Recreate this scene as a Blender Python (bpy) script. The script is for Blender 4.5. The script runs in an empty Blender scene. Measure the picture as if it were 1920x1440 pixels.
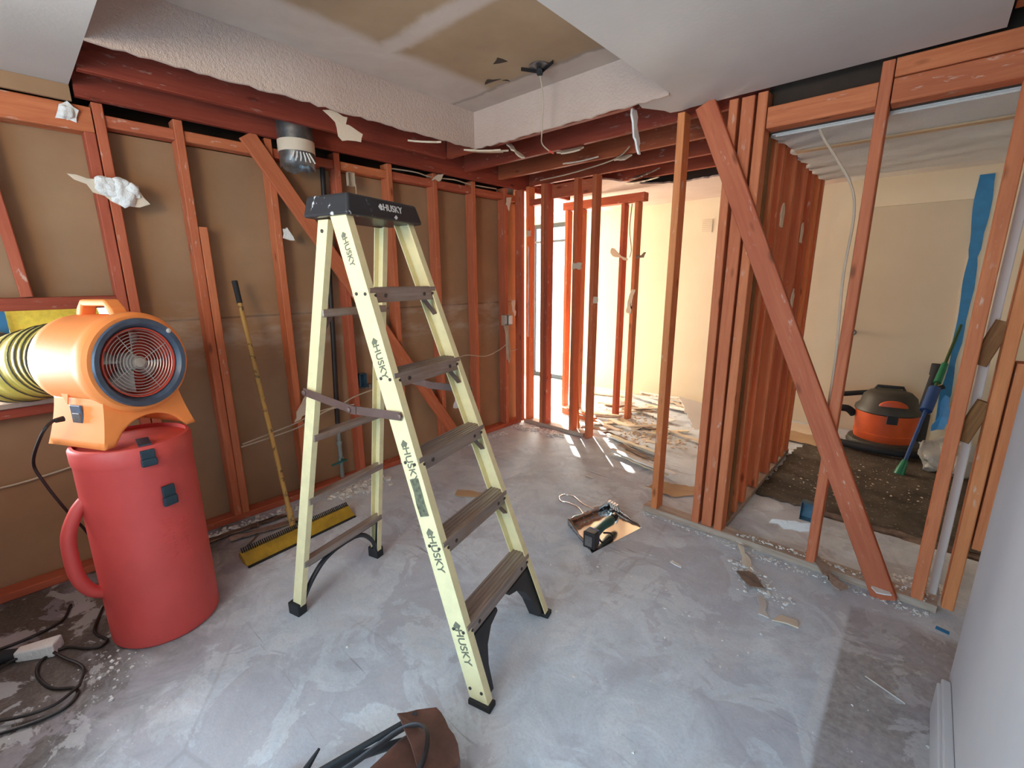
import bpy, bmesh, math, random
from mathutils import Vector, Matrix, noise
R = random.Random(7)
C = bpy.context.scene.collection
S = bpy.context.scene
# ------------------------------------------------------------------ camera
cam = bpy.data.cameras.new('camera'); cam.sensor_width = 36; cam.lens = 848.03/1920*36; cam.clip_start = .02
co = bpy.data.objects.new('camera', cam); C.objects.link(co)
co.matrix_world = Matrix(((0.740777, -0.146231, 0.655642, 0), (0.671725, 0.170006, -0.721030, 0), (-0.006026, 0.974533, 0.224164, 1.5), (0, 0, 0, 1)))
S.camera = co
# ------------------------------------------------------------------ light
S.view_settings.view_transform = 'Standard'; S.view_settings.look = 'None'; S.view_settings.gamma = 1
S.view_settings.use_curve_mapping = False; S.view_settings.exposure = 0.3
S.cycles.max_bounces = 10; S.cycles.diffuse_bounces = 6; S.cycles.sample_clamp_indirect = 6
W = bpy.data.worlds.new('sky'); S.world = W; W.use_nodes = True
wb = W.node_tree.nodes['Background']; wb.inputs[0].default_value = (.66, .84, 1, 1); wb.inputs[1].default_value = 3.0
def area(name, loc, direction, sx, sy, power, col, spread=180):
    l = bpy.data.lights.new(name, 'AREA'); l.shape = 'RECTANGLE'; l.size = sx; l.size_y = sy; l.energy = power; l.color = col
    l.spread = math.radians(spread)
    o = bpy.data.objects.new(name, l); C.objects.link(o); o.location = loc
    o.rotation_euler = Vector(direction).to_track_quat('-Z', 'Y').to_euler(); return o
sun = bpy.data.lights.new('sun', 'SUN'); sun.energy = 30; sun.angle = math.radians(.6); sun.color = (1, .94, .82)
so = bpy.data.objects.new('sun', sun); C.objects.link(so)
so.rotation_euler = Vector((.707*math.cos(math.radians(33)), -.707*math.cos(math.radians(33)), -math.sin(math.radians(33)))).to_track_quat('-Z', 'Y').to_euler()
area('patio_daylight', (-.95, -1.93, 1.15), (-.05, 1, -.12), 1.9, 1.9, 56, (.40, .74, 1))       # glass door behind the camera
area('warm_fill_light', (-.55, -1.35, 2.05), (-.6, 1, .22), .6, .6, 17, (1, .74, .46), 125)                    # added warm fill for the upper walls, unseen behind the camera
area('window_daylight', (-3.30, -.47, 1.17), (1, .25, -.1), .42, .38, 30, (.95, .97, 1))          # small window the hose leaves by
area('garden_door_daylight', (-4.25, 5.44, 1.2), (.25, -1, -.1), .6, 2.1, 80, (1, .93, .78))     # far glass door
area('hall_daylight', (-4.9, 4.6, 1.3), (1, .05, 0), 1.2, 1.8, 62, (1, .92, .76))            # room on the left of the hall
area('bedroom_fill', (2.56, 3.9, 1.4), (-1, .15, 0), 1.6, 1.3, 6, (1, .9, .74))           # added soft fill for the room on the right, no window behind it
# ------------------------------------------------------------------ node helpers
class NT:
    shift = False
    def __init__(s, name):
        s.m = bpy.data.materials.new(name); s.m.use_nodes = True; s.t = s.m.node_tree; s.n = s.t.nodes; s.l = s.t.links
        s.b = s.n['Principled BSDF']
    def new(s, ty, **k):
        n = s.n.new(ty)
        for a, v in k.items(): setattr(n, a, v)
        return n
    def put(s, inp, v):
        if hasattr(v, 'is_output'): s.l.new(v, inp)
        else:
            if isinstance(v, tuple) and len(v) == 3 and inp.type == 'RGBA': v = (*v, 1)
            inp.default_value = v
    def obj(s, scale=(1, 1, 1), rot=(0, 0, 0)):
        tc = s.new('ShaderNodeTexCoord'); mp = s.new('ShaderNodeMapping'); s.l.new(tc.outputs['Object'], mp.inputs[0])
        mp.inputs['Scale'].default_value = scale; mp.inputs['Rotation'].default_value = rot
        if s.shift: c = s.new('ShaderNodeVectorMath', operation='ADD'); s.l.new(tc.outputs['Object'], c.inputs[0]); s.l.new(s.math('MULTIPLY', s.rnd(), 40.), c.inputs[1]); s.l.new(c.outputs[0], mp.inputs[0])
        return mp.outputs[0]
    def noise(s, vec, scale=5, detail=4, rough=.6, dist=0):
        n = s.new('ShaderNodeTexNoise'); s.l.new(vec, n.inputs['Vector']); n.inputs['Scale'].default_value = scale
        n.inputs['Detail'].default_value = detail; n.inputs['Roughness'].default_value = rough; n.inputs['Distortion'].default_value = dist
        return n.outputs['Fac']
    def voro(s, vec, scale=5, feat='F1'):
        n = s.new('ShaderNodeTexVoronoi', feature=feat); s.l.new(vec, n.inputs['Vector']); n.inputs['Scale'].default_value = scale
        return n.outputs['Distance']
    def ramp(s, f, stops):
        n = s.new('ShaderNodeValToRGB'); s.l.new(f, n.inputs[0]); e = n.color_ramp.elements
        while len(e) < len(stops): e.new(.5)
        for i, (p, c) in enumerate(stops):
            e[i].position = p; e[i].color = (*c, 1) if isinstance(c, tuple) else (c, c, c, 1)
        return n.outputs[0]
    def mix(s, f, a, b, mode='MIX'):
        n = s.new('ShaderNodeMix', data_type='RGBA', blend_type=mode)
        s.put(n.inputs[0], f); s.put(n.inputs[6], a); s.put(n.inputs[7], b); return n.outputs[2]
    def math(s, op, a, b=0., c=0.):
        n = s.new('ShaderNodeMath', operation=op); s.put(n.inputs[0], a); s.put(n.inputs[1], b); s.put(n.inputs[2], c); return n.outputs[0]
    def sep(s, vec):
        n = s.new('ShaderNodeSeparateXYZ'); s.l.new(vec, n.inputs[0]); return n.outputs
    def rnd(s): return s.new('ShaderNodeObjectInfo').outputs['Random']
    def band(s, v, c, w, soft=.02):       # 1 inside |v-c|<w
        d = s.math('ABSOLUTE', s.math('SUBTRACT', v, c)); n = s.new('ShaderNodeMapRange', interpolation_type='SMOOTHSTEP')
        s.put(n.inputs[0], d); n.inputs[1].default_value = w-soft; n.inputs[2].default_value = w+soft; n.inputs[3].default_value = 1; n.inputs[4].default_value = 0
        return n.outputs[0]
    def step(s, v, a, b):
        n = s.new('ShaderNodeMapRange', interpolation_type='SMOOTHSTEP'); s.put(n.inputs[0], v)
        n.inputs[1].default_value = a; n.inputs[2].default_value = b; return n.outputs[0]
    def bump(s, h, strength=.3, dist=.01):
        n = s.new('ShaderNodeBump'); n.inputs['Strength'].default_value = strength; n.inputs['Distance'].default_value = dist
        s.put(n.inputs['Height'], h); s.l.new(n.outputs[0], s.b.inputs['Normal'])
    def out(s, col, rough=.6, metal=0., spec=.5):
        s.put(s.b.inputs['Base Color'], col); s.put(s.b.inputs['Roughness'], rough); s.put(s.b.inputs['Metallic'], metal)
        s.b.inputs['Specular IOR Level'].default_value = spec; return s.m
def plain(name, col, rough=.5, metal=0., var=.12, scale=14, spec=.5, bump=0., bscale=60):
    t = NT(name); v = t.obj(); n = t.noise(v, scale, 5)
    f = t.ramp(n, [(.3, 0.), (.7, 1.)])
    c = t.mix(f, tuple(x*(1-var) for x in col), tuple(min(1, x*(1+var)) for x in col))
    if bump: t.bump(t.noise(v, bscale, 3), bump, .004)
    return t.out(c, rough, metal, spec)
def wood(name, dark, light, dust=.5, knots=True):
    t = NT(name); t.shift = True; g = t.obj((22, 22, 1.6)); r = t.rnd()
    wv = t.noise(g, 2.2, 6, .65, .8); c = t.ramp(wv, [(.28, dark), (.72, light)])
    big = t.noise(t.obj((3, 3, .9)), 1.7, 2); c = t.mix(t.ramp(big, [(.35, .0), (.7, .45)]), c, tuple(x*.8 for x in dark))
    hs = t.new('ShaderNodeHueSaturation'); t.put(hs.inputs['Value'], t.math('MULTIPLY_ADD', r, .34, .83)); t.put(hs.inputs['Hue'], t.math('MULTIPLY_ADD', r, .016, .492)); t.put(hs.inputs['Color'], c)
    c = hs.outputs[0]
    if knots:
        k = t.voro(t.obj((9, 9, 3.1)), 1.0); c = t.mix(t.math('MULTIPLY', t.ramp(k, [(.05, 1.), (.13, 0.)]), .75), c, tuple(x*.3 for x in dark))
    d = t.noise(t.obj((30, 30, 9)), 1.5, 3); d2 = t.noise(t.obj((2, 2, 1.2)), 1.3, 2)
    f = t.math('MULTIPLY', t.ramp(d, [(.62, 0.), (.70, 1.)]), t.ramp(d2, [(.45, 0.), (.62, 1.)]))
    c = t.mix(t.math('MULTIPLY', f, dust), c, (.72, .62, .52))
    t.bump(wv, .25, .004); return t.out(c, .72, 0., .25)
M = {}
M['wood'] = wood('redwood', (.45, .110, .050), (.61, .185, .085))
M['wood_dark'] = wood('old_redwood', (.27, .052, .026), (.38, .086, .042), .35)
M['wood_orange'] = wood('fir', (.54, .155, .066), (.70, .245, .106), .6)
M['wood_rough'] = wood('rough_fir', (.16, .07, .022), (.40, .19, .065), .2)
M['plate'] = wood('dusty_plate', (.30, .20, .15), (.50, .42, .36), 1.0)
# concrete floor: old glue brown, deepened for painted corner shade, under white plaster dust
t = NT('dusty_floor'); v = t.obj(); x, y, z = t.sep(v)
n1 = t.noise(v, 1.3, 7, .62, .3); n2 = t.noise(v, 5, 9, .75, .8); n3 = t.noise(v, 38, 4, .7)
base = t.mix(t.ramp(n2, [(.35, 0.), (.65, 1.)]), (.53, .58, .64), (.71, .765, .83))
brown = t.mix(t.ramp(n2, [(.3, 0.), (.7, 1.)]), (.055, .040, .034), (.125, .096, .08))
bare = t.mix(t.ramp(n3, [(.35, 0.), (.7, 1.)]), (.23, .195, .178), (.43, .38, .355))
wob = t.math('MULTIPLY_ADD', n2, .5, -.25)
lf = t.step(t.math('ADD', t.math('MULTIPLY_ADD', x, .75, t.math('MULTIPLY', y, 1.0)), wob), -1.80, -1.0)       # glue brown at near left, deepened and widened to paint in corner shade
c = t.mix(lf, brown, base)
patch = t.math('MULTIPLY', t.step(x, -.075, -.05), t.math('SUBTRACT', 1., t.step(t.math('ADD', y, t.math('MULTIPLY', n2, .12)), 2.46, 2.53)))
c = t.mix(t.math('MULTIPLY', patch, t.ramp(n1, [(.3, .95), (.75, .7)])), c, bare)
ridge = t.math('MULTIPLY', t.band(x, -.085, .018, .012), t.math('SUBTRACT', 1., t.step(y, 2.44, 2.5)))
c = t.mix(t.math('MULTIPLY', ridge, .5), c, (.68, .68, .68))
spl = t.math('MULTIPLY', t.ramp(n1, [(.44, 0.), (.52, 1.)]), t.ramp(t.noise(v, 2.9, 9, .62, 1.3), [(.490, 0.), (.515, 1.)]))
lt = t.ramp(t.noise(v, 3.3, 9, .66, .9), [(.545, 0.), (.565, 1.)]); c = t.mix(t.math('MULTIPLY', lt, .40), c, (.74, .77, .80))
fn = t.noise(v, 90, 3, .8); c = t.mix(t.math('MULTIPLY', t.ramp(fn, [(.35, 1.), (.55, 0.)]), .18), c, (.30, .29, .30))
c = t.mix(t.math('MULTIPLY', spl, .42), c, (.39, .375, .43))
pk = t.math('MULTIPLY', t.ramp(t.noise(v, 1.7, 5, .6, .9), [(.50, 0.), (.62, 1.)]), t.ramp(n2, [(.42, .2), (.6, 1.)]))
c = t.mix(t.math('MULTIPLY', pk, .30), c, (.42, .37, .35))
crack = t.voro(t.obj((1.0, 1.4, 1), (0, 0, .5)), 1.1, 'DISTANCE_TO_EDGE'); cr = t.ramp(crack, [(.004, 1.), (.012, 0.)])
c = t.mix(t.math('MULTIPLY', t.math('MULTIPLY', cr, t.ramp(n1, [(.45, 0.), (.6, 1.)])), .22), c, (.24, .22, .22))
sc = t.noise(t.obj((2.2, 34, 1), (0, 0, .35)), 1.1, 3, .5, .6); sm = t.math('MULTIPLY', t.ramp(sc, [(.64, 0.), (.70, 1.)]), t.ramp(t.noise(v, 1.1, 2), [(.52, 0.), (.6, 1.)]))
c = t.mix(t.math('MULTIPLY', sm, .7), c, (.24, .24, .27))
sp = t.voro(v, 34); c = t.mix(t.math('MULTIPLY', t.ramp(sp, [(.07, 1.), (.11, 0.)]), t.ramp(n2, [(.5, 0.), (.6, .8)])), c, (.80, .80, .80))
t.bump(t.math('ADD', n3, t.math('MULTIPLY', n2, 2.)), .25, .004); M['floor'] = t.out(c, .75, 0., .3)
# kraft-paper gypsum board
t = NT('kraft_board'); v = t.obj(); x, y, z = t.sep(v)
n1 = t.noise(v, 2.1, 5, .6); n2 = t.noise(v, 30, 4)
c = t.mix(t.ramp(n1, [(.3, 0.), (.7, 1.)]), (.30, .172, .094), (.39, .235, .130))
c = t.mix(t.math('MULTIPLY', t.ramp(n2, [(.4, 0.), (.8, 1.)]), .25), c, (.30, .20, .12))
c = t.mix(t.math('MULTIPLY', t.band(z, 1.285, .006, .004), .7), c, (.14, .09, .06))
st = t.math('MULTIPLY', t.band(t.math('ADD', z, t.math('MULTIPLY', n1, .25)), 1.30, .14, .10), t.ramp(t.noise(t.obj((1, 3, 9)), 1.2, 4), [(.45, 0.), (.65, .5)]))
c = t.mix(st, c, (.52, .45, .37)); t.bump(n2, .1, .003); M['kraft'] = t.out(c, .85, 0., .2)
def paint(name, a, b, bump=.06, bs=55, rough=.75):
    t = NT(name); v = t.obj(); n = t.noise(v, 1.6, 4); k = t.noise(v, bs, 4, .7)
    c = t.mix(t.ramp(n, [(.3, 0.), (.7, 1.)]), a, b); t.bump(k, bump, .01); return t.out(c, rough, 0., .3)
M['white'] = paint('white_ceiling_paint', (.55, .505, .465), (.62, .575, .535), .08)
M['popcorn'] = paint('popcorn_texture', (.56, .42, .355), (.67, .53, .455), .9, 70)
M['popcorn_grey'] = paint('popcorn_texture_grey', (.56, .545, .52), (.68, .665, .635), .9, 80)
M['cream'] = paint('cream_paint', (.74, .64, .47), (.80, .70, .53), .1)
M['cream_door'] = paint('cream_door_paint', (.60, .51, .375), (.65, .555, .41), .03)
M['grey_wall'] = paint('pale_grey_paint', (.56, .56, .58), (.63, .63, .65), .05)
M['plaster'] = paint('plaster', (.78, .77, .74), (.88, .87, .85), .7, 60)
M['paper'] = paint('torn_paper', (.62, .50, .38), (.76, .64, .50), .2)
M['cardboard'] = paint('cardboard', (.45, .29, .165), (.56, .38, .22), .15)
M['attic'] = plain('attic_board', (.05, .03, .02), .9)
# tray ceiling: brown board showing between bands of joint compound
t = NT('taped_ceiling'); v = t.obj(); x, y, z = t.sep(v); n1 = t.noise(v, 3, 5, .65, .4); wob = t.math('MULTIPLY_ADD', n1, .12, -.06)
kr = t.mix(t.ramp(t.noise(v, 1.6, 5), [(.3, 0.), (.7, 1.)]), (.34, .225, .135), (.46, .33, .205))
jc = t.mix(t.ramp(n1, [(.3, 0.), (.7, 1.)]), (.54, .45, .39), (.67, .57, .50))
xw = t.math('ADD', x, wob); yw = t.math('ADD', y, wob)
f = t.band(yw, 1.47, .055, .03)
f = t.math('MAXIMUM', f, t.math('MULTIPLY', t.step(yw, 2.12, 2.18), .9)); f = t.math('MAXIMUM', f, t.math('SUBTRACT', 1., t.step(xw, -2.16, -2.06)))
f = t.math('MAXIMUM', f, t.math('MULTIPLY', t.band(yw, .75, .16, .14), .6))
gl = t.band(yw, 2.15, .014, .012)
c = t.mix(t.math('MULTIPLY', f, .85), kr, jc); c = t.mix(t.math('MULTIPLY', gl, .55), c, (.25, .20, .17)); t.bump(n1, .1, .01); M['tray'] = t.out(c, .8, 0., .2)
# dark glue floor of the room on the right
t = NT('dark_glue_floor'); v = t.obj(); n1 = t.noise(v, 3, 6, .7, .4); n2 = t.noise(v, 45, 3)
c = t.mix(t.ramp(n1, [(.35, 0.), (.65, 1.)]), (.045, .034, .026), (.13, .10, .075)); c = t.mix(t.ramp(n2, [(.64, 0.), (.68, .9)]), c, (.34, .30, .25))
t.bump(n2, .3, .004); M['dark_floor'] = t.out(c, .8, 0., .3)
# plastics, metals, leather
M['fiberglass'] = plain('yellow_fiberglass', (.83, .73, .42), .42, var=.07, scale=20, bump=.05)
t = NT('scuffed_grey_metal'); g = t.obj((3, 60, 60)); n = t.noise(g, 1.3, 5); n2 = t.noise(t.obj(), 9, 5)
c = t.mix(t.ramp(n, [(.3, 0.), (.7, 1.)]), (.23, .175, .15), (.40, .33, .29)); c = t.mix(t.ramp(n2, [(.52, 0.), (.68, .55)]), c, (.30, .17, .11)); M['step'] = t.out(c, .5, .35)
M['spreader'] = plain('dull_purple_steel', (.165, .10, .085), .45, .3)
M['black'] = plain('black_plastic', (.022, .022, .026), .45)
t = NT('black_cap_with_paint'); v = t.obj(); n = t.noise(v, 22, 3, .6, 1.); x, y, z = t.sep(v)
f = t.math('MULTIPLY', t.ramp(n, [(.60, 0.), (.66, 1.)]), t.math('SUBTRACT', 1., t.step(x, -.15, -.05))); c = t.mix(f, (.026, .026, .03), (.62, .62, .66)); M['cap'] = t.out(c, .35)
M['rubber'] = plain('black_rubber', (.018, .018, .02), .8)
M['rivet'] = plain('dark_rivet', (.07, .055, .05), .5, .5)
M['ink'] = plain('faded_black_ink', (.17, .165, .11), .7)
M['white_ink'] = plain('white_print', (.70, .70, .70), .6)
M['label'] = plain('torn_label', (.13, .13, .08), .7, var=.6, scale=60)
M['orange'] = plain('orange_plastic', (.95, .30, .078), .55, var=.05, scale=6, bump=.04)
M['red'] = plain('red_plastic', (.58, .068, .06), .5, var=.08, scale=5, bump=.05, bscale=90)
M['navy'] = plain('navy_plastic', (.06, .085, .13), .38, var=.3)
M['buckle'] = plain('dark_buckle_plastic', (.016, .035, .05), .4)
M['liner'] = plain('red_liner', (.58, .07, .042), .8)
M['wire_grey'] = plain('grey_wire', (.50, .47, .44), .4, .5)
M['blade'] = plain('grey_fan_blade', (.50, .47, .44), .5)
M['hose'] = plain('yellow_hose_cloth', (.56, .44, .085), .5, var=.2, scale=5, bump=.3, bscale=16)
M['hose_rib'] = plain('black_hose_rib', (.06, .055, .05), .6)
M['chrome'] = plain('bright_metal', (.72, .72, .72), .16, 1., var=.05)
M['steel'] = plain('galvanised_steel', (.22, .22, .22), .4, .8, var=.3, scale=22)
M['dark_pipe'] = plain('black_iron_pipe', (.035, .03, .03), .5, .5)
M['grey_pipe'] = plain('greyish_pipe', (.25, .29, .28), .5, .3)
M['blue_steel'] = plain('blue_outlet_box', (.06, .12, .17), .4, .3, var=.4)
M['leather'] = plain('brown_leather', (.105, .046, .034), .5, var=.4, scale=11, bump=.3, bscale=45)
M['dark_leather'] = plain('dark_leather', (.03, .022, .022), .5, var=.3)
M['cable'] = plain('cream_cable', (.52, .42, .31), .6)
M['cord'] = plain('dark_cord', (.016, .011, .011), .5)
M['brush_yellow'] = plain('yellow_brush_plastic', (.40, .24, .02), .5, var=.3)
t = NT('chipped_yellow_pole'); v = t.obj(); n = t.noise(v, 26, 5, .7); c = t.mix(t.ramp(n, [(.56, 0.), (.64, 1.)]), (.46, .27, .07), (.10, .06, .03)); M['pole'] = t.out(c, .5)
M['teal'] = plain('teal_plastic', (.012, .11, .10), .4, var=.2)
M['blue'] = plain('blue_plastic_sheet', (.02, .22, .52), .4, var=.2)
M['tape'] = plain('blue_tape', (.022, .19, .42), .55, var=.15)
M['green'] = plain('green_plastic', (.01, .16, .075), .4)
M['green_dark'] = plain('dark_green_pole', (.03, .07, .015), .5)
M['blue_dark'] = plain('dark_blue_pole', (.015, .06, .20), .4)
M['vac_orange'] = plain('orange_drum', (.62, .095, .022), .45, var=.08)
M['vac_dark'] = plain('charcoal_plastic', (.05, .045, .035), .5, var=.2)
t = NT('clear_bag'); v = t.obj(); c = t.mix(t.noise(v, 8, 4), (.45, .44, .40), (.62, .60, .56)); t.out(c, .3); t.b.inputs['Transmission Weight'].default_value = .35; t.bump(t.noise(v, 14, 4, .6, 1.), .8, .02); M['bag'] = t.m
M['sign_yellow'] = plain('yellow_sheet', (.90, .78, .10), .6, var=.15, scale=40)
M['crumb'] = plain('crumbled_plaster', (.70, .69, .67), .9, var=.35, scale=30, bump=.6)
M['chip_dark'] = plain('torn_brown_scrap', (.22, .15, .11), .9, var=.4, scale=20)
M['glass_dark'] = plain('dark_bar', (.03, .035, .04), .4)
# ------------------------------------------------------------------ mesh helpers
def V(*a): return Vector(a)
def frame(d, side=None):
    d = Vector(d).normalized(); s = Vector(side) if side is not None else (V(0, 0, 1) if abs(d.z) < .9 else V(1, 0, 0))
    x = s - d*s.dot(d); x.normalize(); return x, d.cross(x), d
class MB:
    def __init__(s): s.b = bmesh.new()
    def vs(s, pts): return [s.b.verts.new(p) for p in pts]
    def f(s, vs):
        try: return s.b.faces.new(vs)
        except ValueError: return None
    def hexa(s, a, b):                       # two quads, joined
        a, b = s.vs(a), s.vs(b); n = len(a); s.f(a[::-1]); s.f(b)
        for i in range(n): s.f([a[i], a[(i+1) % n], b[(i+1) % n], b[i]])
        return s
    def box(s, c, sz, m=None):
        c = Vector(c); hx, hy, hz = (k/2 for k in sz); q = [(-hx, -hy), (hx, -hy), (hx, hy), (-hx, hy)]
        P = [[V(x, y, z) for x, y in q] for z in (-hz, hz)]
        if m: P = [[m @ p for p in r] for r in P]
        return s.hexa([p+c for p in P[0]], [p+c for p in P[1]])
    def bb(s, x0, x1, y0, y1, z0, z1): return s.box(((x0+x1)/2, (y0+y1)/2, (z0+z1)/2), (x1-x0, y1-y0, z1-z0))
    def bar(s, p0, p1, w, d, side=None):      # w along side, d across
        p0, p1 = Vector(p0), Vector(p1); x, y, z = frame(p1-p0, side); q = [(-w/2, -d/2), (w/2, -d/2), (w/2, d/2), (-w/2, d/2)]
        return s.hexa([p0+x*a+y*b for a, b in q], [p1+x*a+y*b for a, b in q])
    def prism(s, poly, h, m=None, z0=0.):      # 2-D polygon extruded along z
        P = [V(a, b, z0) for a, b in poly]; Q = [V(a, b, z0+h) for a, b in poly]
        if m: P = [m @ p for p in P]; Q = [m @ p for p in Q]
        return s.hexa(P, Q)
    def loft(s, rings, cap=True, closed=False):
        rs = [s.vs(r) for r in rings]; n = len(rs[0])
        prs = list(zip(rs, rs[1:])) + ([(rs[-1], rs[0])] if closed else [])
        for a, b in prs:
            for i in range(n): s.f([a[i], a[(i+1) % n], b[(i+1) % n], b[i]])
        if cap and not closed: s.f(rs[0][::-1]); s.f(rs[-1])
        return s
    def tube(s, pts, r, seg=8, cap=True, closed=False, flat=1.):
        pts = [Vector(p) for p in pts]; n = len(pts); rings = []; x = None
        for i, p in enumerate(pts):
            d = (pts[(i+1) % n]-pts[i-1]) if closed else (pts[min(i+1, n-1)]-pts[max(i-1, 0)])
            if d.length < 1e-9: d = V(0, 0, 1)
            if x is None: x, y, d = frame(d)
            else: x, y, d = frame(d, x)
            rr = r[i] if isinstance(r, (list, tuple)) else r
            rings.append([p + x*math.cos(a)*rr + y*math.sin(a)*rr*flat for a in (k*2*math.pi/seg for k in range(seg))])
        return s.loft(rings, cap, closed)
    def lathe(s, prof, seg=40, m=None, cap=False):
        rings = [[V(r*math.cos(a), r*math.sin(a), z) for a in (k*2*math.pi/seg for k in range(seg))] for r, z in prof]
        if m: rings = [[m @ p for p in q] for q in rings]
        return s.loft(rings, cap)
    def blob(s, c, r, amp=.25, seed=0, sub=2, sc=(1, 1, 1)):
        g = bmesh.ops.create_icosphere(s.b, subdivisions=sub, radius=1)
        for v in g['verts']:
            k = 1+amp*noise.noise(v.co*1.7+V(seed*3.1, seed*1.7, seed)); v.co = V(v.co.x*r*sc[0]*k, v.co.y*r*sc[1]*k, v.co.z*r*sc[2]*k)+Vector(c)
        return s
    def build(s, name, mat, parent=None, smooth=False, bevel=0., sol=0., sub=0, seg=2):
        bmesh.ops.recalc_face_normals(s.b, faces=s.b.faces)
        me = bpy.data.meshes.new(name); s.b.to_mesh(me); s.b.free()
        me.materials.append(M[mat] if isinstance(mat, str) else mat)
        if smooth: me.polygons.foreach_set('use_smooth', [True]*len(me.polygons))
        o = bpy.data.objects.new(name, me); C.objects.link(o)
        if sol: q = o.modifiers.new('solid', 'SOLIDIFY'); q.thickness = sol; q.offset = 0
        if bevel:
            q = o.modifiers.new('bevel', 'BEVEL'); q.width = bevel; q.segments = seg; q.limit_method = 'ANGLE'; q.angle_limit = math.radians(40)
        if sub: q = o.modifiers.new('subd', 'SUBSURF'); q.levels = q.render_levels = sub
        if smooth and not sub: me.polygons.foreach_set('use_smooth', [True]*len(me.polygons)); me.set_sharp_from_angle(angle=math.radians(38))
        if parent: o.parent = parent
        return o
def tag(o, label, cat, group=None, kind=None):
    o['label'] = label; o['category'] = cat
    if group: o['group'] = group
    if kind: o['kind'] = kind
    return o
def struct(o): o['kind'] = 'structure'; return o
def thing(name, label, cat, loc=(0, 0, 0), rz=0., group=None):
    o = bpy.data.objects.new(name, None); C.objects.link(o); o.location = loc; o.rotation_euler = (0, 0, rz); o.empty_display_size = .1
    return tag(o, label, cat, group)
def part(o, label): o['label'] = label; return o
def centre(o):                                # put the origin of a mesh thing at the foot of its bounding box
    me = o.data; xs = [v.co for v in me.vertices]; c = V((min(v.x for v in xs)+max(v.x for v in xs))/2, (min(v.y for v in xs)+max(v.y for v in xs))/2, min(v.z for v in xs))
    for v in me.vertices: v.co -= c
    o.location = o.location + c; return o
def lumber(name, p0, p1, w, d, side, label, cat, mat='wood', group=None, parent=None, rough=.0012):
    """a board from p0 to p1 (centre line), w along side, d across; its own z runs along its length so the grain follows"""
    p0, p1 = Vector(p0), Vector(p1); L = (p1-p0).length; x, y, z = frame(p1-p0, side); b = MB(); n = max(2, int(L/.18)); ch = .0035; rings = []
    sd = R.random()*50
    for i in range(n+1):
        zz = L*i/n; ox = rough*2*noise.noise(V(sd, zz*1.3, 0)); oy = rough*2*noise.noise(V(0, zz*1.3, sd))
        if i in (0, n): ox = oy = 0
        a, c = w/2, d/2
        rings.append([V(px+ox, py+oy, zz) for px, py in ((-a+ch, -c), (a-ch, -c), (a, -c+ch), (a, c-ch), (a-ch, c), (-a+ch, c), (-a, c-ch), (-a, -c+ch))])
    b.loft(rings); o = b.build(name, mat)
    m = Matrix((x, y, z)).transposed().to_4x4(); m.translation = p0; o.matrix_world = m
    if parent: o.parent = parent
    if label: tag(o, label, cat, group)
    return o
def text(body, size, mat, m, parent, name='lettering', depth=.0008, wrap=None):
    cu = bpy.data.curves.new(name, 'FONT'); cu.body = body; cu.size = size; cu.extrude = depth; cu.align_x = 'CENTER'; cu.align_y = 'CENTER'; cu.offset = size*.012
    o = bpy.data.objects.new(name, cu); C.objects.link(o); bpy.context.view_layer.update()
    me = bpy.data.meshes.new_from_object(o.evaluated_get(bpy.context.evaluated_depsgraph_get()))
    bpy.data.objects.remove(o); bpy.data.curves.remove(cu); me.name = name
    if wrap:
        for v in me.vertices: v.co = wrap(v.co)
    me.transform(m); me.materials.clear(); me.materials.append(M[mat])
    o = bpy.data.objects.new(name, me); C.objects.link(o); o.parent = parent; return o
def curve_pts(pts, n=6, closed=False):         # Catmull-Rom
    P = [Vector(p) for p in pts]; out = []; N = len(P)
    for i in range(N if closed else N-1):
        g = (lambda k: P[k % N]) if closed else (lambda k: P[max(0, min(N-1, k))])
        a, b, c, d = g(i-1), g(i), g(i+1), g(i+2)
        for k in range(n):
            t = k/n; out.append(.5*((2*b)+(c-a)*t+(2*a-5*b+4*c-d)*t*t+(3*b-a-3*c+d)*t**3))
    if not closed: out.append(P[-1])
    return out
def scrap(name, poly, th, mat, m, label, cat, group=None, curl=0., torn=.012, parent=None):
    """a torn flat piece: ragged outline, own thickness, bent by curl"""
    pts = []; n = len(poly)
    for i in range(n):
        a, b = Vector((*poly[i], 0)), Vector((*poly[(i+1) % n], 0)); k = max(2, int((b-a).length/.03))
        for j in range(k):
            p = a.lerp(b, j/k)
            if j: p += V(R.uniform(-1, 1), R.uniform(-1, 1), 0)*min(torn, (b-a).length*.12)
            pts.append(p)
    mb = MB(); c = sum(pts, V(0, 0, 0))/len(pts); ln = max((p-c).length for p in pts)
    def bend(p): return V(p.x, p.y, p.z+curl*((p.x-c.x)**2)/max(ln, .01))
    T = [bend(p+V(0, 0, th)) for p in pts]; B = [bend(p) for p in pts]; t, b = mb.vs(T), mb.vs(B); tc = mb.b.verts.new(bend(c+V(0, 0, th))); bc = mb.b.verts.new(bend(c)); N = len(pts)
    for i in range(N):
        j = (i+1) % N; mb.f([t[i], t[j], tc]); mb.f([b[j], b[i], bc]); mb.f([b[i], b[j], t[j], t[i]])
    o = mb.build(name, mat); o.matrix_world = m
    if label: tag(o, label, cat, group)
    if parent: o.parent = parent
    return o
def TR(loc, rz=0., rx=0., ry=0.): return Matrix.Translation(loc) @ Matrix.Rotation(rz, 4, 'Z') @ Matrix.Rotation(ry, 4, 'Y') @ Matrix.Rotation(rx, 4, 'X')
PI = math.pi
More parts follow.
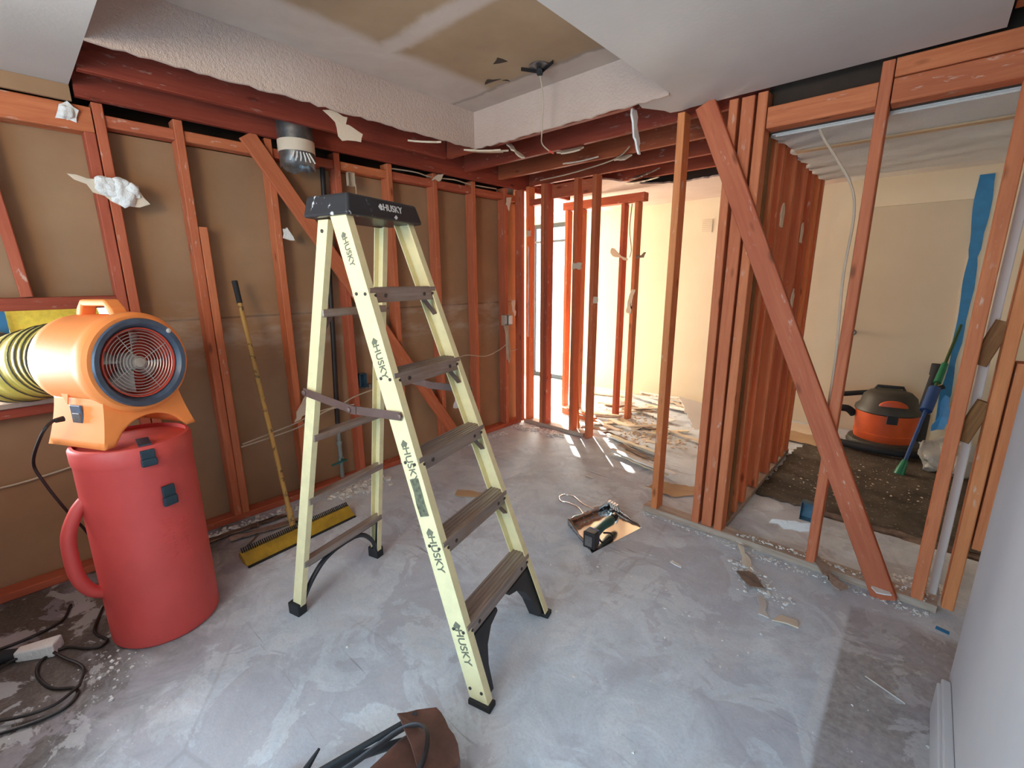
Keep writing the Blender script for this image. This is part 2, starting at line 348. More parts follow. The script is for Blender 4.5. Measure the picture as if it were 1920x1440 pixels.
# ------------------------------------------------------------------ the setting
def slab(name, mat, *boxes):
    b = MB()
    for q in boxes: b.bb(*q)
    return struct(b.build(name, mat))
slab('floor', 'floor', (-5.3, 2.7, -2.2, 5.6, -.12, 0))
slab('wall_left', 'kraft', (-3.195, -3.178, -2.1, -.7, 0, 2.262), (-3.195, -3.178, -.7, .40, 0, .93), (-3.195, -3.178, -.7, .40, 1.40, 2.262), (-3.195, -3.178, .40, 3.62, 0, 2.262))
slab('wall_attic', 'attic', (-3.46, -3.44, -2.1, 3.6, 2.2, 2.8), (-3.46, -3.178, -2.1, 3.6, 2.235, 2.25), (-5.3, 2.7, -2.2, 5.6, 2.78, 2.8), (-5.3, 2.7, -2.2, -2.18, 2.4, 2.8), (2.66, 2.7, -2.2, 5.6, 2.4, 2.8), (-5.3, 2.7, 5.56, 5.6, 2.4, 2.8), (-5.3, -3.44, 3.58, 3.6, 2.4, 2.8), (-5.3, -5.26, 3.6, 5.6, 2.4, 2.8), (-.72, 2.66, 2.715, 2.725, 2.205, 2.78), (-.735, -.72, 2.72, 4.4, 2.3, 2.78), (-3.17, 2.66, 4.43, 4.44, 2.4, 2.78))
slab('light_blocker', 'chip_dark', (-3.17, -1.42, -.80, -.72, 0, 1.02))  # low block added out of view to keep patio daylight off the lower left
slab('wall_back', 'kraft', (-3.195, -2.0, -2.15, -2.05, 0, 2.4), (.1, .4, -2.15, -2.05, 0, 2.4), (-2.0, .1, -2.15, -2.05, 2.15, 2.4))
b = MB(); b.bb(.249, .36, -2.05, 2.03, 0, 2.379); b.bb(.36, 2.66, 1.98, 2.03, 0, 2.379); struct(b.build('wall_right', 'grey_wall', bevel=.012))
b = MB(); b.bb(.215, .2485, -1.6, 1.95, .0005, .13); b.bb(.224, .2485, -1.6, 1.955, .13, .148); struct(b.build('baseboard_right', 'grey_wall', bevel=.004))
slab('wall_far', 'cream', (-5.3, -4.6, 5.5, 5.6, 0, 2.4), (-4.6, -3.9, 5.5, 5.6, 2.3, 2.4), (-3.9, -.6, 5.5, 5.6, 0, 2.4), (-.6, .19, 5.5, 5.6, 2.13, 2.4), (.19, 2.66, 5.5, 5.6, 0, 2.4), (-5.3, -5.2, 3.6, 5.5, 0, 2.4), (-5.3, -3.2, 3.56, 3.62, 0, 2.4))
slab('wall_bedroom', 'cream', (2.6, 2.66, 2.0, 5.5, 0, 2.4))
d = MB().bb(-.5995, .1895, 5.510, 5.55, .004, 2.1295).build('door_1', 'cream_door', bevel=.002); struct(d)
k = MB(); k.lathe([(.012, 0), (.012, .035), (.026, .04), (.031, .06), (.022, .075), (.001, .078)], 20, Matrix.Translation((-.50, 5.509, .985)) @ Matrix.Rotation(PI/2, 4, 'X'), True)
k.build('door_knob', 'steel', d, True)
t = NT('pane'); tr = t.new('ShaderNodeBsdfTransparent'); gl = t.new('ShaderNodeBsdfGlossy'); gl.inputs[1].default_value = .02; mx = t.new('ShaderNodeMixShader'); mx.inputs[0].default_value = .06
t.l.new(tr.outputs[0], mx.inputs[1]); t.l.new(gl.outputs[0], mx.inputs[2]); t.l.new(mx.outputs[0], t.n['Material Output'].inputs[0]); M['pane'] = t.m
w = MB(); w.bb(-4.6, -4.54, 5.53, 5.57, .004, 2.298); w.bb(-3.94, -3.9, 5.53, 5.57, .004, 2.298); w.bb(-4.54, -3.94, 5.53, 5.57, 2.24, 2.298); w.bb(-4.54, -3.94, 5.53, 5.57, .004, .07); w.bb(-4.54, -3.94, 5.53, 5.57, 2.035, 2.065)
wf = struct(w.build('window_1', 'glass_dark')); MB().bb(-4.54, -3.94, 5.548, 5.552, .07, 2.24).build('pane', 'pane', wf)
w = MB(); w.bb(-2.0, -1.93, -2.12, -2.08, .004, 2.148); w.bb(.03, .1, -2.12, -2.08, .004, 2.148); w.bb(-1.93, .03, -2.12, -2.08, 2.08, 2.148); w.bb(-1.93, .03, -2.12, -2.08, .004, .07); w.bb(-.99, -.93, -2.12, -2.08, .07, 2.08)
wf = struct(w.build('window_2', 'glass_dark')); MB().bb(-1.93, .03, -2.102, -2.098, .07, 2.08).build('pane', 'pane', wf)
# ceilings
b = MB(); b.bb(-1.08, .065, -2.1, 2.60, 2.38, 2.396); b.bb(.065, 2.6, -2.1, 2.28, 2.38, 2.396)
b.prism([(-1.25, 2.335), (-1.08, 2.335), (-1.08, 2.6), (-1.13, 2.615), (-1.19, 2.60), (-1.20, 2.55), (-1.27, 2.43)], .016, None, 2.38)
struct(b.build('ceiling_right', 'white'))
b = MB(); b.bb(-3.06, -1.081, -2.1, .36, 2.38, 2.396); struct(b.build('ceiling_left', 'white'))
struct(MB().bb(-2.45, -1.08, .36, 2.33, 2.60, 2.615).build('ceiling', 'tray'))
def ragged(poly, amp=.01):
    out = []
    for (x0, y0), (x1, y1), rag in poly:
        n = max(2, int(math.hypot(x1-x0, y1-y0)/.04)) if rag else 1
        for i in range(n):
            t = i/n; a = amp*(R.uniform(-1, 1)) if (rag and i) else 0
            dx, dy = x1-x0, y1-y0; L = math.hypot(dx, dy); out.append((x0+dx*t-dy/L*a, y0+dy*t+dx/L*a))
    return out
def sheet(name, poly, th, mat, m): b = MB(); b.prism(poly, th, m); return b.build(name, mat)
# the raised tray's four sides, bottoms broken off ragged
mY = Matrix(((0, 0, 1, 0), (1, 0, 0, 0), (0, 1, 0, 0), (0, 0, 0, 1)))     # (a,b,h) -> y=a, z=b, x=h
mX = Matrix(((1, 0, 0, 0), (0, 0, 1, 0), (0, 1, 0, 0), (0, 0, 0, 1)))     # x=a, z=b, y=h
p = ragged([((.36, 2.375), (2.33, 2.375), 1), ((2.33, 2.375), (2.33, 2.6), 0), ((2.33, 2.6), (.36, 2.6), 0), ((.36, 2.6), (.36, 2.375), 0)], .006)
struct(sheet('ceiling_tray_side', p, .014, 'popcorn', Matrix.Translation((-2.464, 0, 0)) @ mY))
p = ragged([((-2.464, 2.37), (-1.08, 2.37), 1), ((-1.08, 2.37), (-1.08, 2.6), 0), ((-1.08, 2.6), (-2.464, 2.6), 0), ((-2.464, 2.6), (-2.464, 2.37), 0)], .006)
struct(sheet('ceiling_tray_side', p, .014, 'popcorn', Matrix.Translation((0, 2.33, 0)) @ mX))
struct(MB().bb(-1.08, -1.066, .36, 2.33, 2.397, 2.6).build('ceiling_tray_side', 'popcorn'))
struct(MB().bb(-2.45, -1.08, .346, .36, 2.397, 2.6).build('ceiling_tray_side', 'popcorn'))
# hall ceiling with its broken edge, textured ceiling of the room on the right
p = ragged([((-3.17, 3.95), (-2.36, 3.80), 1), ((-2.36, 3.80), (-2.14, 4.27), 1), ((-2.14, 4.27), (-1.95, 4.42), 1), ((-1.95, 4.42), (-.72, 4.44), 1), ((-.72, 4.44), (-.72, 5.5), 0), ((-.72, 5.5), (-3.17, 5.5), 0), ((-3.17, 5.5), (-3.17, 3.95), 0)], .03)
struct(sheet('ceiling_hall', p, .014, 'popcorn', Matrix.Translation((0, 0, 2.38))))
struct(MB().bb(-5.2, -3.17, 3.62, 5.5, 2.38, 2.394).bb(-.72, 2.6, 4.2, 5.5, 2.38, 2.394).build('ceiling_hall', 'white'))
p = ragged([((-.705, 2.73), (2.6, 2.73), 0), ((2.6, 2.73), (2.6, 4.2), 0), ((2.6, 4.2), (-.70, 4.2), 0), ((-.70, 4.2), (-.705, 2.73), 1)], .022)
b = MB(); b.prism(p, .02, None, 2.20); b.bb(-.69, 2.6, 4.186, 4.2, 2.22, 2.38); struct(b.build('ceiling_bedroom', 'popcorn_grey'))
b = MB(); b.bb(-.68, 2.6, 3.125, 3.175, 2.190, 2.20); struct(b.build('trim_1', 'cardboard', bevel=.002))
b = MB(); b.bb(-.69, 2.6, 2.732, 2.744, 2.19, 2.20); struct(b.build('trim_2', 'popcorn_grey', bevel=.002))
struct(MB().bb(-3.062, -3.045, -2.0, .36, 2.312, 2.379).build('wall_left_remnant', 'kraft'))
slab('ground', 'grey_wall', (-9, -3.46, -4, 5.6, -.3, -.1), (-9, 3, 5.6, 10, -.3, -.1))
# ------------------------------------------------------------------ framing: left wall
XL = -3.1265
def lstud(y, z0, z1, label, mat='wood', w=.042):
    return lumber('wall_stud', (XL, y, z0), (XL, y, z1), w, .093, (0, 1, 0), label, 'stud', mat, 'studs of the tan left wall')
lumber('bottom_plate', (XL, -2, .0205), (XL, 3.53, .0205), .093, .04, (1, 0, 0), 'red bottom plate along the foot of the tan left wall', 'plate', 'wood')
lstud(.406, .042, 2.197, 'left one of the doubled studs behind the orange blower'); lstud(.452, .042, 2.335, 'right one of the doubled studs behind the orange blower')
lstud(.772, .042, 2.335, 'tall red stud behind the broom handle, with a short board nailed to its right side')
lstud(.817, .042, 1.80, 'short board ending at mid height, nailed to the stud behind the broom', 'wood_orange')
lstud(1.222, .042, 2.335, 'red stud crossed near its top by the diagonal brace, left of the ladder')
lstud(1.655, .042, 2.335, 'red stud right of the black pipe, behind the ladder')
lstud(2.062, .042, 2.335, 'red stud seen through the ladder, crossed low down by the diagonal brace')
lstud(2.485, .042, 2.335, 'red stud just right of the ladder top, left of the plain middle bay')
lstud(2.908, .042, 2.335, 'red stud in the middle of the wall between ladder and outlet box')
lstud(3.318, .042, 2.335, 'nail-pocked red stud holding the outlet box near the corner')
lumber('wall_stud', (XL, .07, 1.437), (XL, .03, 2.197), .042, .093, (0, 1, 0), 'stud above the window header at the left edge of the photo', 'stud', 'wood', 'studs of the tan left wall')
lumber('wall_stud', (XL, .125, .042), (XL, .125, .884), .042, .093, (0, 1, 0), 'dark short stud under the window sill, left of the red canister', 'stud', 'wood_dark', 'studs of the tan left wall')
lumber('window_header', (XL, -.71, 1.405), (XL, .384, 1.405), .093, .058, (1, 0, 0), 'dark scarred board across the top of the small window', 'header', 'wood_dark')
lumber('window_sill_board', (XL+.01, -.71, .948), (XL+.01, .384, .948), .13, .024, (1, 0, 0), 'grey dusty sill board under the yellow hose', 'sill', 'plate')
lumber('window_sill_beam', (XL+.002, -.71, .910), (XL+.002, .384, .910), .096, .05, (1, 0, 0), 'dark red beam under the grey sill board', 'beam', 'wood_dark')
lumber('top_plate', (XL-.0005, -2, 2.255), (XL-.0005, .425, 2.255), .093, .112, (1, 0, 0), 'thick red plate on top of the studs at the far left', 'plate', 'wood')
bays = [(.474, .75, 'first short block from the left under the dark gap, right of the doubled studs'), (.795, 1.20, 'second short block from the left, left of the brace top'), (1.245, 1.632, 'short block under the silver duct'),
        (1.678, 2.04, 'short block above the ladder cap'), (2.085, 2.462, 'short block between the two studs right of the ladder top'), (2.508, 2.885, 'short block in the plain middle bay'), (2.931, 3.295, 'short block above the outlet box bay'), (3.341, 3.50, 'shortest block, in the corner')]
for a, c, lb in bays: lumber('blocking', (XL-.006, a, 2.264), (XL-.006, c, 2.264), .08, .054, (1, 0, 0), lb, 'blocking', 'wood', 'blocks between the left wall studs')
lumber('ledger_beam', (-3.059, .375, 2.42), (-3.059, 4.3, 2.42), .04, .165, (1, 0, 0), 'dark red ledger along the top of the left wall studs', 'beam', 'wood_dark')
lumber('ceiling_joist', (-2.825, .37, 2.45), (-2.825, 2.375, 2.45), .04, .14, (1, 0, 0), 'dark red beam along the left edge of the ceiling tray', 'joist', 'wood_dark')
lumber('diagonal_brace', (-3.066, 1.10, 2.33), (-3.066, 2.60, .10), .024, .098, (1, 0, 0), 'long red diagonal brace let into the left wall behind the ladder', 'brace', 'wood')
# ------------------------------------------------------------------ framing: ceiling joists
lumber('ceiling_joist', (-2.80, 2.398, 2.452), (-1.30, 2.398, 2.452), .14, .04, (0, 0, 1), 'dark red joist along the far edge of the ceiling tray', 'joist', 'wood_dark', 'stripped ceiling joists')
for i, y in enumerate((2.78, 3.19, 3.62, 4.03)):
    lumber('ceiling_joist', (-3.035, y, 2.452), (-.74, y, 2.452), .14, .04, (0, 0, 1), ('bare ceiling joist nearest the tray, second from it counting its own edge', 'bare ceiling joist behind the hanging wire end, next beyond the nearest', 'bare ceiling joist right above the row of back studs', 'bare ceiling joist farthest back, above the hall')[i], 'joist', 'wood_dark', 'stripped ceiling joists')
lumber('wood_strip', (-2.40, 2.50, 2.54), (-1.3, 2.52, 2.54), .06, .05, (0, 1, 0), 'pale brown strip lying above the joist beside the tray', 'strip', 'wood_rough')
# ------------------------------------------------------------------ framing: right partition (front face y = 2.61)
def rstud(x0, x1, label, z0=.042, z1=2.372, y0=2.612, d=.09, mat='wood_orange', name='wall_stud', group='studs of the right partition'):
    return lumber(name, ((x0+x1)/2, y0+d/2, z0), ((x0+x1)/2, y0+d/2, z1), x1-x0, d, (1, 0, 0), label, 'stud', mat, group)
rstud(-1.153, -1.113, 'lone free-standing stud left of the stud cluster, right of the dustpan')
rstud(-.888, -.846, 'left one of the three studs bunched where the partitions meet')
rstud(-.832, -.772, 'middle one of the three studs bunched where the partitions meet', y0=2.622, d=.08)
rstud(-.756, -.712, 'right one of the three studs bunched where the partitions meet')
rstud(-.285, -.243, 'stud crossed by the wide diagonal board, outlet box at its foot')
rstud(.140, .184, 'stud right of the wide diagonal board, left of the white painted strip', z1=2.206)
rstud(.244, .286, 'left one of the paired studs beside the near grey wall', z1=2.206)
rstud(.293, .336, 'short board of the paired studs, cut off above the floor', z0=.36, z1=1.17)
rstud(.338, .378, 'dark red stud right of the short cut board', mat='wood_dark', z1=2.206)
lumber('painted_strip', (.214, 2.725, .03), (.214, 2.725, 2.18), .032, .018, (1, 0, 0), 'white painted wood strip between the right-hand studs', 'strip', 'white')
for z, lb in ((1.235, 'upper brown block crossing the white painted strip'), (.90, 'lower brown block crossing the white painted strip')):
    lumber('wood_block', (.19, 2.685, z-.09), (.24, 2.685, z+.09), .055, .035, (1, 0, 0), lb, 'block', 'wood_rough')
lumber('bottom_plate', (-1.205, 2.656, .0205), (.232, 2.656, .0205), .09, .04, (0, 1, 0), 'dusty grey bottom plate under the right partition', 'plate', 'plate')
lumber('top_plate', (-.708, 2.667, 2.256), (-.289, 2.667, 2.256), .088, .094, (0, 1, 0), 'header board under the dark gap, left of the crossed stud', 'header', 'wood')
lumber('top_plate', (-.239, 2.667, 2.256), (1.4, 2.667, 2.256), .088, .094, (0, 1, 0), 'lower header board at the top right of the photo', 'header', 'wood')
lumber('top_plate', (-.239, 2.659, 2.341), (1.4, 2.659, 2.341), .088, .070, (0, 1, 0), 'upper header board right under the white ceiling at top right', 'header', 'wood')
lumber('ceiling_joist', (.075, 2.44, 2.45), (1.4, 2.44, 2.45), .28, .05, (0, 1, 0), 'bare wood showing past the broken ceiling corner at top right', 'joist', 'wood_orange')
lumber('diagonal_brace', (-.995, 2.588, 2.372), (.050, 2.588, .003), .040, .098, (0, 1, 0), 'wide orange board leaning diagonally across the right partition', 'brace', 'wood_orange')
# cross wall running back from the cluster (faces x = -0.72)
def cstud(y, label, w=.042, mat='wood_orange', d=.09, x=-.765, z1=2.372): return lumber('wall_stud', (x, y, .042), (x, y, z1), d, w, (1, 0, 0), label, 'stud', mat, 'studs of the cross wall')
cstud(2.775, 'rough dark stud right behind the bunched studs', .075, 'wood_rough')
for i, y in enumerate((2.92, 3.10, 3.40, 3.72, 3.98, 4.18, 4.34)):
    cstud(y, ('cross wall stud next behind the rough dark one', 'second cross wall stud behind the rough dark one', 'third cross wall stud, at the corner of the dark floor', 'fourth cross wall stud, with white filler on it', 'fifth cross wall stud from the bunched studs', 'last but one cross wall stud before the cream wall', 'last cross wall stud, beside the pale cream wall')[i], mat='wood' if i % 3 == 1 else 'wood_orange', w=.05 if i % 2 else .042)
lumber('bottom_plate', (-.765, 2.705, .0205), (-.765, 4.40, .0205), .09, .04, (1, 0, 0), 'dusty bottom plate under the cross wall beside the dark floor', 'plate', 'plate')
# back partition (front face y = 3.55) and hall partition (y = 4.35)
def bstud(x, y, label, mat='wood', w=.042, z0=.042, z1=2.372, d=.09): return lumber('wall_stud', (x, y+d/2, z0), (x, y+d/2, z1), w, d, (1, 0, 0), label, 'stud', mat, 'studs of the back partition')
lumber('wall_stud', (-3.06, 3.49, .042), (-3.06, 3.49, 2.335), .09, .042, (1, 0, 0), 'stud turned flat in the far left corner', 'stud', 'wood', 'studs of the back partition')
bstud(-3.012, 3.55, 'first back stud, dark and speckled, tight in the corner')
bstud(-2.826, 3.55, 'left one of the doubled back studs'); bstud(-2.780, 3.55, 'right one of the doubled back studs')
bstud(-2.452, 3.55, 'back stud whose foot glows in the sunlight'); bstud(-2.262, 3.55, 'speckled back stud farthest right, standing past the end of the plate', z0=.0)
lumber('bottom_plate', (-3.06, 3.596, .0205), (-2.30, 3.596, .0205), .09, .04, (0, 1, 0), 'broken bottom plate under the back studs', 'plate', 'plate')
lumber('top_plate', (-3.03, 3.60, 2.225), (-2.852, 3.60, 2.225), .09, .055, (0, 1, 0), 'short plate between the corner stud and the doubled back studs', 'plate', 'wood')
for a, c, lb in ((-2.755, -2.477, 'drywall-backed block right of the doubled back studs'), (-2.427, -2.287, 'drywall-backed block between the sunlit stud and the speckled one')):
    lumber('blocking', (a, 3.61, 2.30), (c, 3.61, 2.30), .012, .12, (0, 1, 0), lb, 'blocking', 'wood')
for x, lb, z1 in ((-2.425, 'left one of the two hall studs with wiring between them', 2.245), (-2.275, 'right one of the two hall studs with wiring between them', 2.245), (-2.93, 'hall stud mostly hidden by the speckled right-hand back stud', 2.245), (-3.12, 'hall stud farthest left, seen in the bright gap', 2.245)):
    lumber('wall_stud', (x, 4.395, .0), (x, 4.395, z1), .042, .09, (1, 0, 0), lb, 'stud', 'wood', 'studs of the hall partition')
lumber('top_plate', (-3.17, 4.395, 2.29), (-2.20, 4.395, 2.29), .09, .08, (0, 1, 0), 'red header over the two hall studs', 'header', 'wood')
lumber('wood_scrap', (-2.95, 4.12, .02), (-2.45, 4.02, .02), .09, .035, (0, 0, 1), 'short board lying on the floor behind the back studs', 'board', 'wood')
# ------------------------------------------------------------------ stepladder (local x = along the steps, y = towards the rear legs)
def fv(z): return .62*z/1.78
def fu(z): return .272-.095*z/1.78
def rv(z): return 1.005-.30*z/1.72
def ru(z): return .262-.105*z/1.72
def channel(u, v, z0, z1, sgn, wid, fl, th=.0045):
    """C-section rail: web outside, flanges turned in; sgn -1 left, +1 right"""
    sec = [(0, -wid/2), (0, wid/2), (-fl, wid/2), (-fl, wid/2-th), (-th, wid/2-th), (-th, -wid/2+th), (-fl, -wid/2+th), (-fl, -wid/2)]
    return MB().loft([[V(sgn*(u(z)+a), v(z)+b, z) for a, b in sec] for z in (z0, z1)])
def rivet(r, m, parent): return MB().lathe([(r, 0), (r, .003), (r*.4, .005)], 10, m, True).build('rivet', 'rivet', parent)
def build_ladder():
    L = thing('stepladder', 'yellow fiberglass stepladder with black top cap standing open on the dusty floor', 'ladder', (-1.05, 1.164, 0), math.atan2(.96777, -.25182))
    def rail_m(u, v, z, sg):                       # matrix: text x down the rail, lying on the outer web
        d = V(sg*(u(z-.1)-u(z)), v(z-.1)-v(z), -.1).normalized(); out = V(sg, 0, .05*sg*0).normalized(); out = (out-d*out.dot(d)).normalized()
        up = out.cross(d); m = Matrix((d, up, out)).transposed().to_4x4(); m.translation = V(sg*(u(z)), v(z), z)+out*.0006; return m
    for sg in (-1, 1):
        r = channel(fu, fv, .004, 1.735, sg, .078, .032).build('front_rail', 'fiberglass', L)
        if sg < 0:
            for z, k in ((1.60, .75), (1.22, .9), (.86, .95), (.545, 1.), (.215, 1.)):
                m = rail_m(fu, fv, z, sg); text('HUSKY', .044*k, 'ink', m, r)
                d = MB(); d.prism([(-.098, 0), (-.082, .016), (-.066, .004), (-.074, -.002), (-.066, -.012), (-.082, -.016)], .0012)
                e = d.build('emblem', 'ink', r); e.data.transform(m @ Matrix.Scale(k, 4))
            m = rail_m(fu, fv, .745, sg); q = MB(); q.prism(ragged([((-.07, -.022), (.07, -.022), 1), ((.07, -.022), (.07, .018), 1), ((.07, .018), (-.07, .018), 1), ((-.07, .018), (-.07, -.022), 1)], .004), .0009); e = q.build('sticker', 'label', r); e.data.transform(m)
        f = MB(); f.bb(-.022, .022, -.046, .046, 0, .022); o = f.build('shoe', 'rubber', L, bevel=.003); o.location = (sg*(fu(0)-.012), fv(0)+.002, 0)
        r2 = channel(ru, rv, .03, 1.72, sg, .052, .028).build('rear_rail', 'fiberglass', L)
        o = MB().bb(-.024, .024, -.034, .034, 0, .058).build('shoe', 'rubber', L, bevel=.004); o.location = (sg*(ru(0)-.012), rv(0), 0)
    # steps
    for k in range(1, 6):
        z = .295*k; v = fv(z); hw = fu(z)-.006; b = MB()
        sec = [(-.045, .0), (.042, .0), (.042, -.030), (.036, -.030), (.036, -.004), (-.039, -.004), (-.039, -.052), (-.045, -.052)]
        b.loft([[V(s*hw, v+a, z+c) for a, c in sec] for s in (-1, 1)])
        for i in range(5): b.bb(-hw, hw, v-.034+.016*i, v-.030+.016*i, z, z+.002)
        st = b.build('step', 'step', L)
        for s in (-1, 1):
            for e in (.022, .075): rivet(.0075, Matrix.Translation((s*(hw-e), v-.045, z-.028)) @ Matrix.Rotation(PI/2, 4, 'X'), st)
        if k > 1:
            for s in (-1, 1):
                br = MB(); br.bar((s*(hw-.075), v, z-.006), (s*(hw-.002+.006), v-.035, z-.115), .004, .02, (1, 0, 0))
                br.build('step_bracket', 'spreader', st)
    # gussets under the lowest step
    for s in (-1, 1):
        P = [(.262, .028), (.251, .235), (.05, .235), (.05, .222), (.112, .205), (.162, .165), (.190, .11), (.205, .028)]
        g = MB(); lo = [V(s*a, fv(c)-.026, c) for a, c in P]; hi = [p+V(0, .05, 0) for p in lo]; g.hexa(lo, hi); g.build('front_gusset', 'black', L)
        Q = [(.246, .05), (.236, .235), (.04, .235), (.04, .222), (.09, .210), (.14, .183), (.185, .140), (.205, .10), (.212, .05)]
        H = [(.226, .195), (.165, .222), (.150, .205), (.200, .155), (.215, .13)]
        g = MB(); pa = [V(s*a, rv(c)-.012, c) for a, c in ((.0, .236), (.07, .230), (.13, .205), (.18, .155), (.215, .10), (.238, .045))]
        pb = [V(s*a, rv(c)-.012, c) for a, c in ((.236, .235), (.236, .222), (.236, .208), (.238, .172), (.241, .12), (.245, .05))]
        g.tube(curve_pts(pa, 5), .012, 6); g.tube([V(s*.235, rv(.235)-.01, .235), V(s*.24, rv(.06)-.01, .06)], .012, 6); g.tube([V(0, rv(.24)-.012, .24), V(s*.235, rv(.24)-.012, .24)], .009, 6)
        g.build('rear_gusset', 'black', L)
    # rear bars
    for z in (.275, .585, .875, 1.39):
        hw = ru(z)-.004; b = MB(); b.bb(-hw, hw, rv(z)-.030, rv(z)+.012, z-.026, z+.004); b.build('rear_bar', 'step', L, bevel=.004)
    for s in (-1, 1):
        b = MB(); b.bar((s*(ru(1.39)-.012), rv(1.3), 1.29), (s*(ru(1.39)-.06), rv(1.39)-.01, 1.375), .02, .012, (1, 0, 0)); b.build('bar_bracket', 'spreader', L)
        z = 1.045; mid = V(s*(fu(z)+.012), .575, 1.03)
        b = MB(); b.bar((s*(fu(z)+.008), .33, 1.035), mid, .004, .032, (1, 0, 0)); b.bar(mid+V(s*.004, -.035, 0), (s*(ru(z)+.014), .845, 1.065), .004, .032, (1, 0, 0))
        for p in ((s*(fu(z)+.010), .335, 1.035), mid+V(s*.004, 0, 0), V(s*(ru(z)+.016), .838, 1.063)): b.lathe([(.011, -.004), (.011, .006), (.004, .008)], 12, Matrix.Translation(p) @ Matrix.Rotation(s*PI/2, 4, 'Y'), True)
        b.build('spreader_bar', 'spreader', L, bevel=.001)
    # top cap
    b = MB(); y0, y1, h = .535, .765, .075
    lo = [V(-.197, y0, 1.725), V(.212, y0, 1.725), V(.212, y1, 1.725), V(-.197, y1, 1.725)]; hi = [V(-.182, y0+.012, 1.80), V(.184, y0+.012, 1.80), V(.184, y1-.012, 1.80), V(-.182, y1-.012, 1.80)]
    b.hexa(lo, hi); cap = b.build('top_cap', 'cap', L, bevel=.010, seg=3)
    n = V(0, -.075, .012).normalized(); m = Matrix((V(1, 0, 0), V(0, .16, 1).normalized(), V(0, -1, .16).normalized())).transposed().to_4x4(); m.translation = (.035, y0+.0045, 1.768)
    text('HUSKY', .034, 'white_ink', m, cap, depth=.0006)
    d = MB(); d.prism([(-.078, 0), (-.066, .012), (-.054, .003), (-.060, -.002), (-.054, -.009), (-.066, -.012)], .0012); e = d.build('emblem', 'white_ink', cap); e.data.transform(m)
    d = MB(); d.prism([(.0, -.031), (.012, -.021), (.020, -.030), (.010, -.038)], .0012); e = d.build('emblem', 'white_ink', cap); e.data.transform(m)
    for s in (-1, 1):                               # bolts on the outer webs
        for k in range(1, 6):
            for dv in (-.022, .02):
                z = .295*k-.02; rivet(.006, Matrix.Translation((s*(fu(z)), fv(z)+dv, z)) @ Matrix.Rotation(s*PI/2, 4, 'Y'), L)
        for dv in (-.024, .024): rivet(.006, Matrix.Translation((s*(fu(.06)), fv(.06)+dv, .06)) @ Matrix.Rotation(s*PI/2, 4, 'Y'), L)
        rivet(.007, Matrix.Translation((s*ru(1.68), rv(1.68), 1.68)) @ Matrix.Rotation(s*PI/2, 4, 'Y'), L)
    return L
build_ladder()
# ------------------------------------------------------------------ red canister
CX, CY = -2.376, .258
def build_canister():
    L = thing('duct_canister', 'red plastic canister with side handle and dark buckles, under the orange blower', 'canister', (CX, CY, 0))
    b = MB(); b.lathe([(.0, .0), (.186, .0), (.197, .012), (.198, .06), (.197, .45), (.196, .795), (.1985, .803), (.2005, .815), (.2005, .862), (.193, .874), (.183, .876), (.181, .70), (.0, .69)], 64)
    b.build('body', 'red', L, True)
    b = MB(); b.lathe([(.0, .862), (.170, .862), (.180, .858), (.1802, .70), (.0, .695)], 48); b.build('duct_bundle', 'liner', L, True)
    a = math.radians(-84); d = V(math.cos(a), math.sin(a), 0)
    pts = [d*.182+V(0, 0, .66), d*.215+V(0, 0, .62), d*.250+V(0, 0, .54), d*.258+V(0, 0, .44), d*.252+V(0, 0, .35), d*.225+V(0, 0, .28), d*.182+V(0, 0, .245)]
    MB().tube(curve_pts(pts, 6), .024, 14).build('handle', 'red', L, True)
    def on(ang, z, r=.199): return V(math.cos(ang)*r, math.sin(ang)*r, z)
    for ang, z, hh in ((math.radians(4), .835, .040), (math.radians(17), .66, .052)):
        m = Matrix.Translation(on(ang, z, .196)) @ Matrix.Rotation(ang, 4, 'Z')
        b = MB(); b.box((.006, 0, .5*hh*.3), (.012, .046, hh*1.1), m.to_3x3()); 
        for v in b.b.verts: v.co += m.translation
        k = MB(); k.box((.012, 0, -hh*.55), (.018, .052, hh*.75), m.to_3x3())
        for v in k.b.verts: v.co += m.translation
        s = b.build('strap', 'buckle', L, bevel=.003); k.build('buckle', 'buckle', s, bevel=.005)
    MB().bar(V(.08, .02, .879), V(.188, .013, .879), .005, .042, (0, 0, 1)).build('strap', 'buckle', L)
    def wrapper(r, a0, z0):
        def w(p):                                   # text x runs down the can, text y towards the right
            an = a0+p.y/r; rr = r+p.z; return V(rr*math.cos(an), rr*math.sin(an), z0-p.x)
        return w
    text('SAFETY', .060, 'red', Matrix.Identity(4), L, depth=.0016, wrap=wrapper(.1972, math.radians(9), .455))
    text('ALLEGRO', .046, 'red', Matrix.Identity(4), L, depth=.0013, wrap=wrapper(.1972, math.radians(27), .445))
    return L
build_canister()
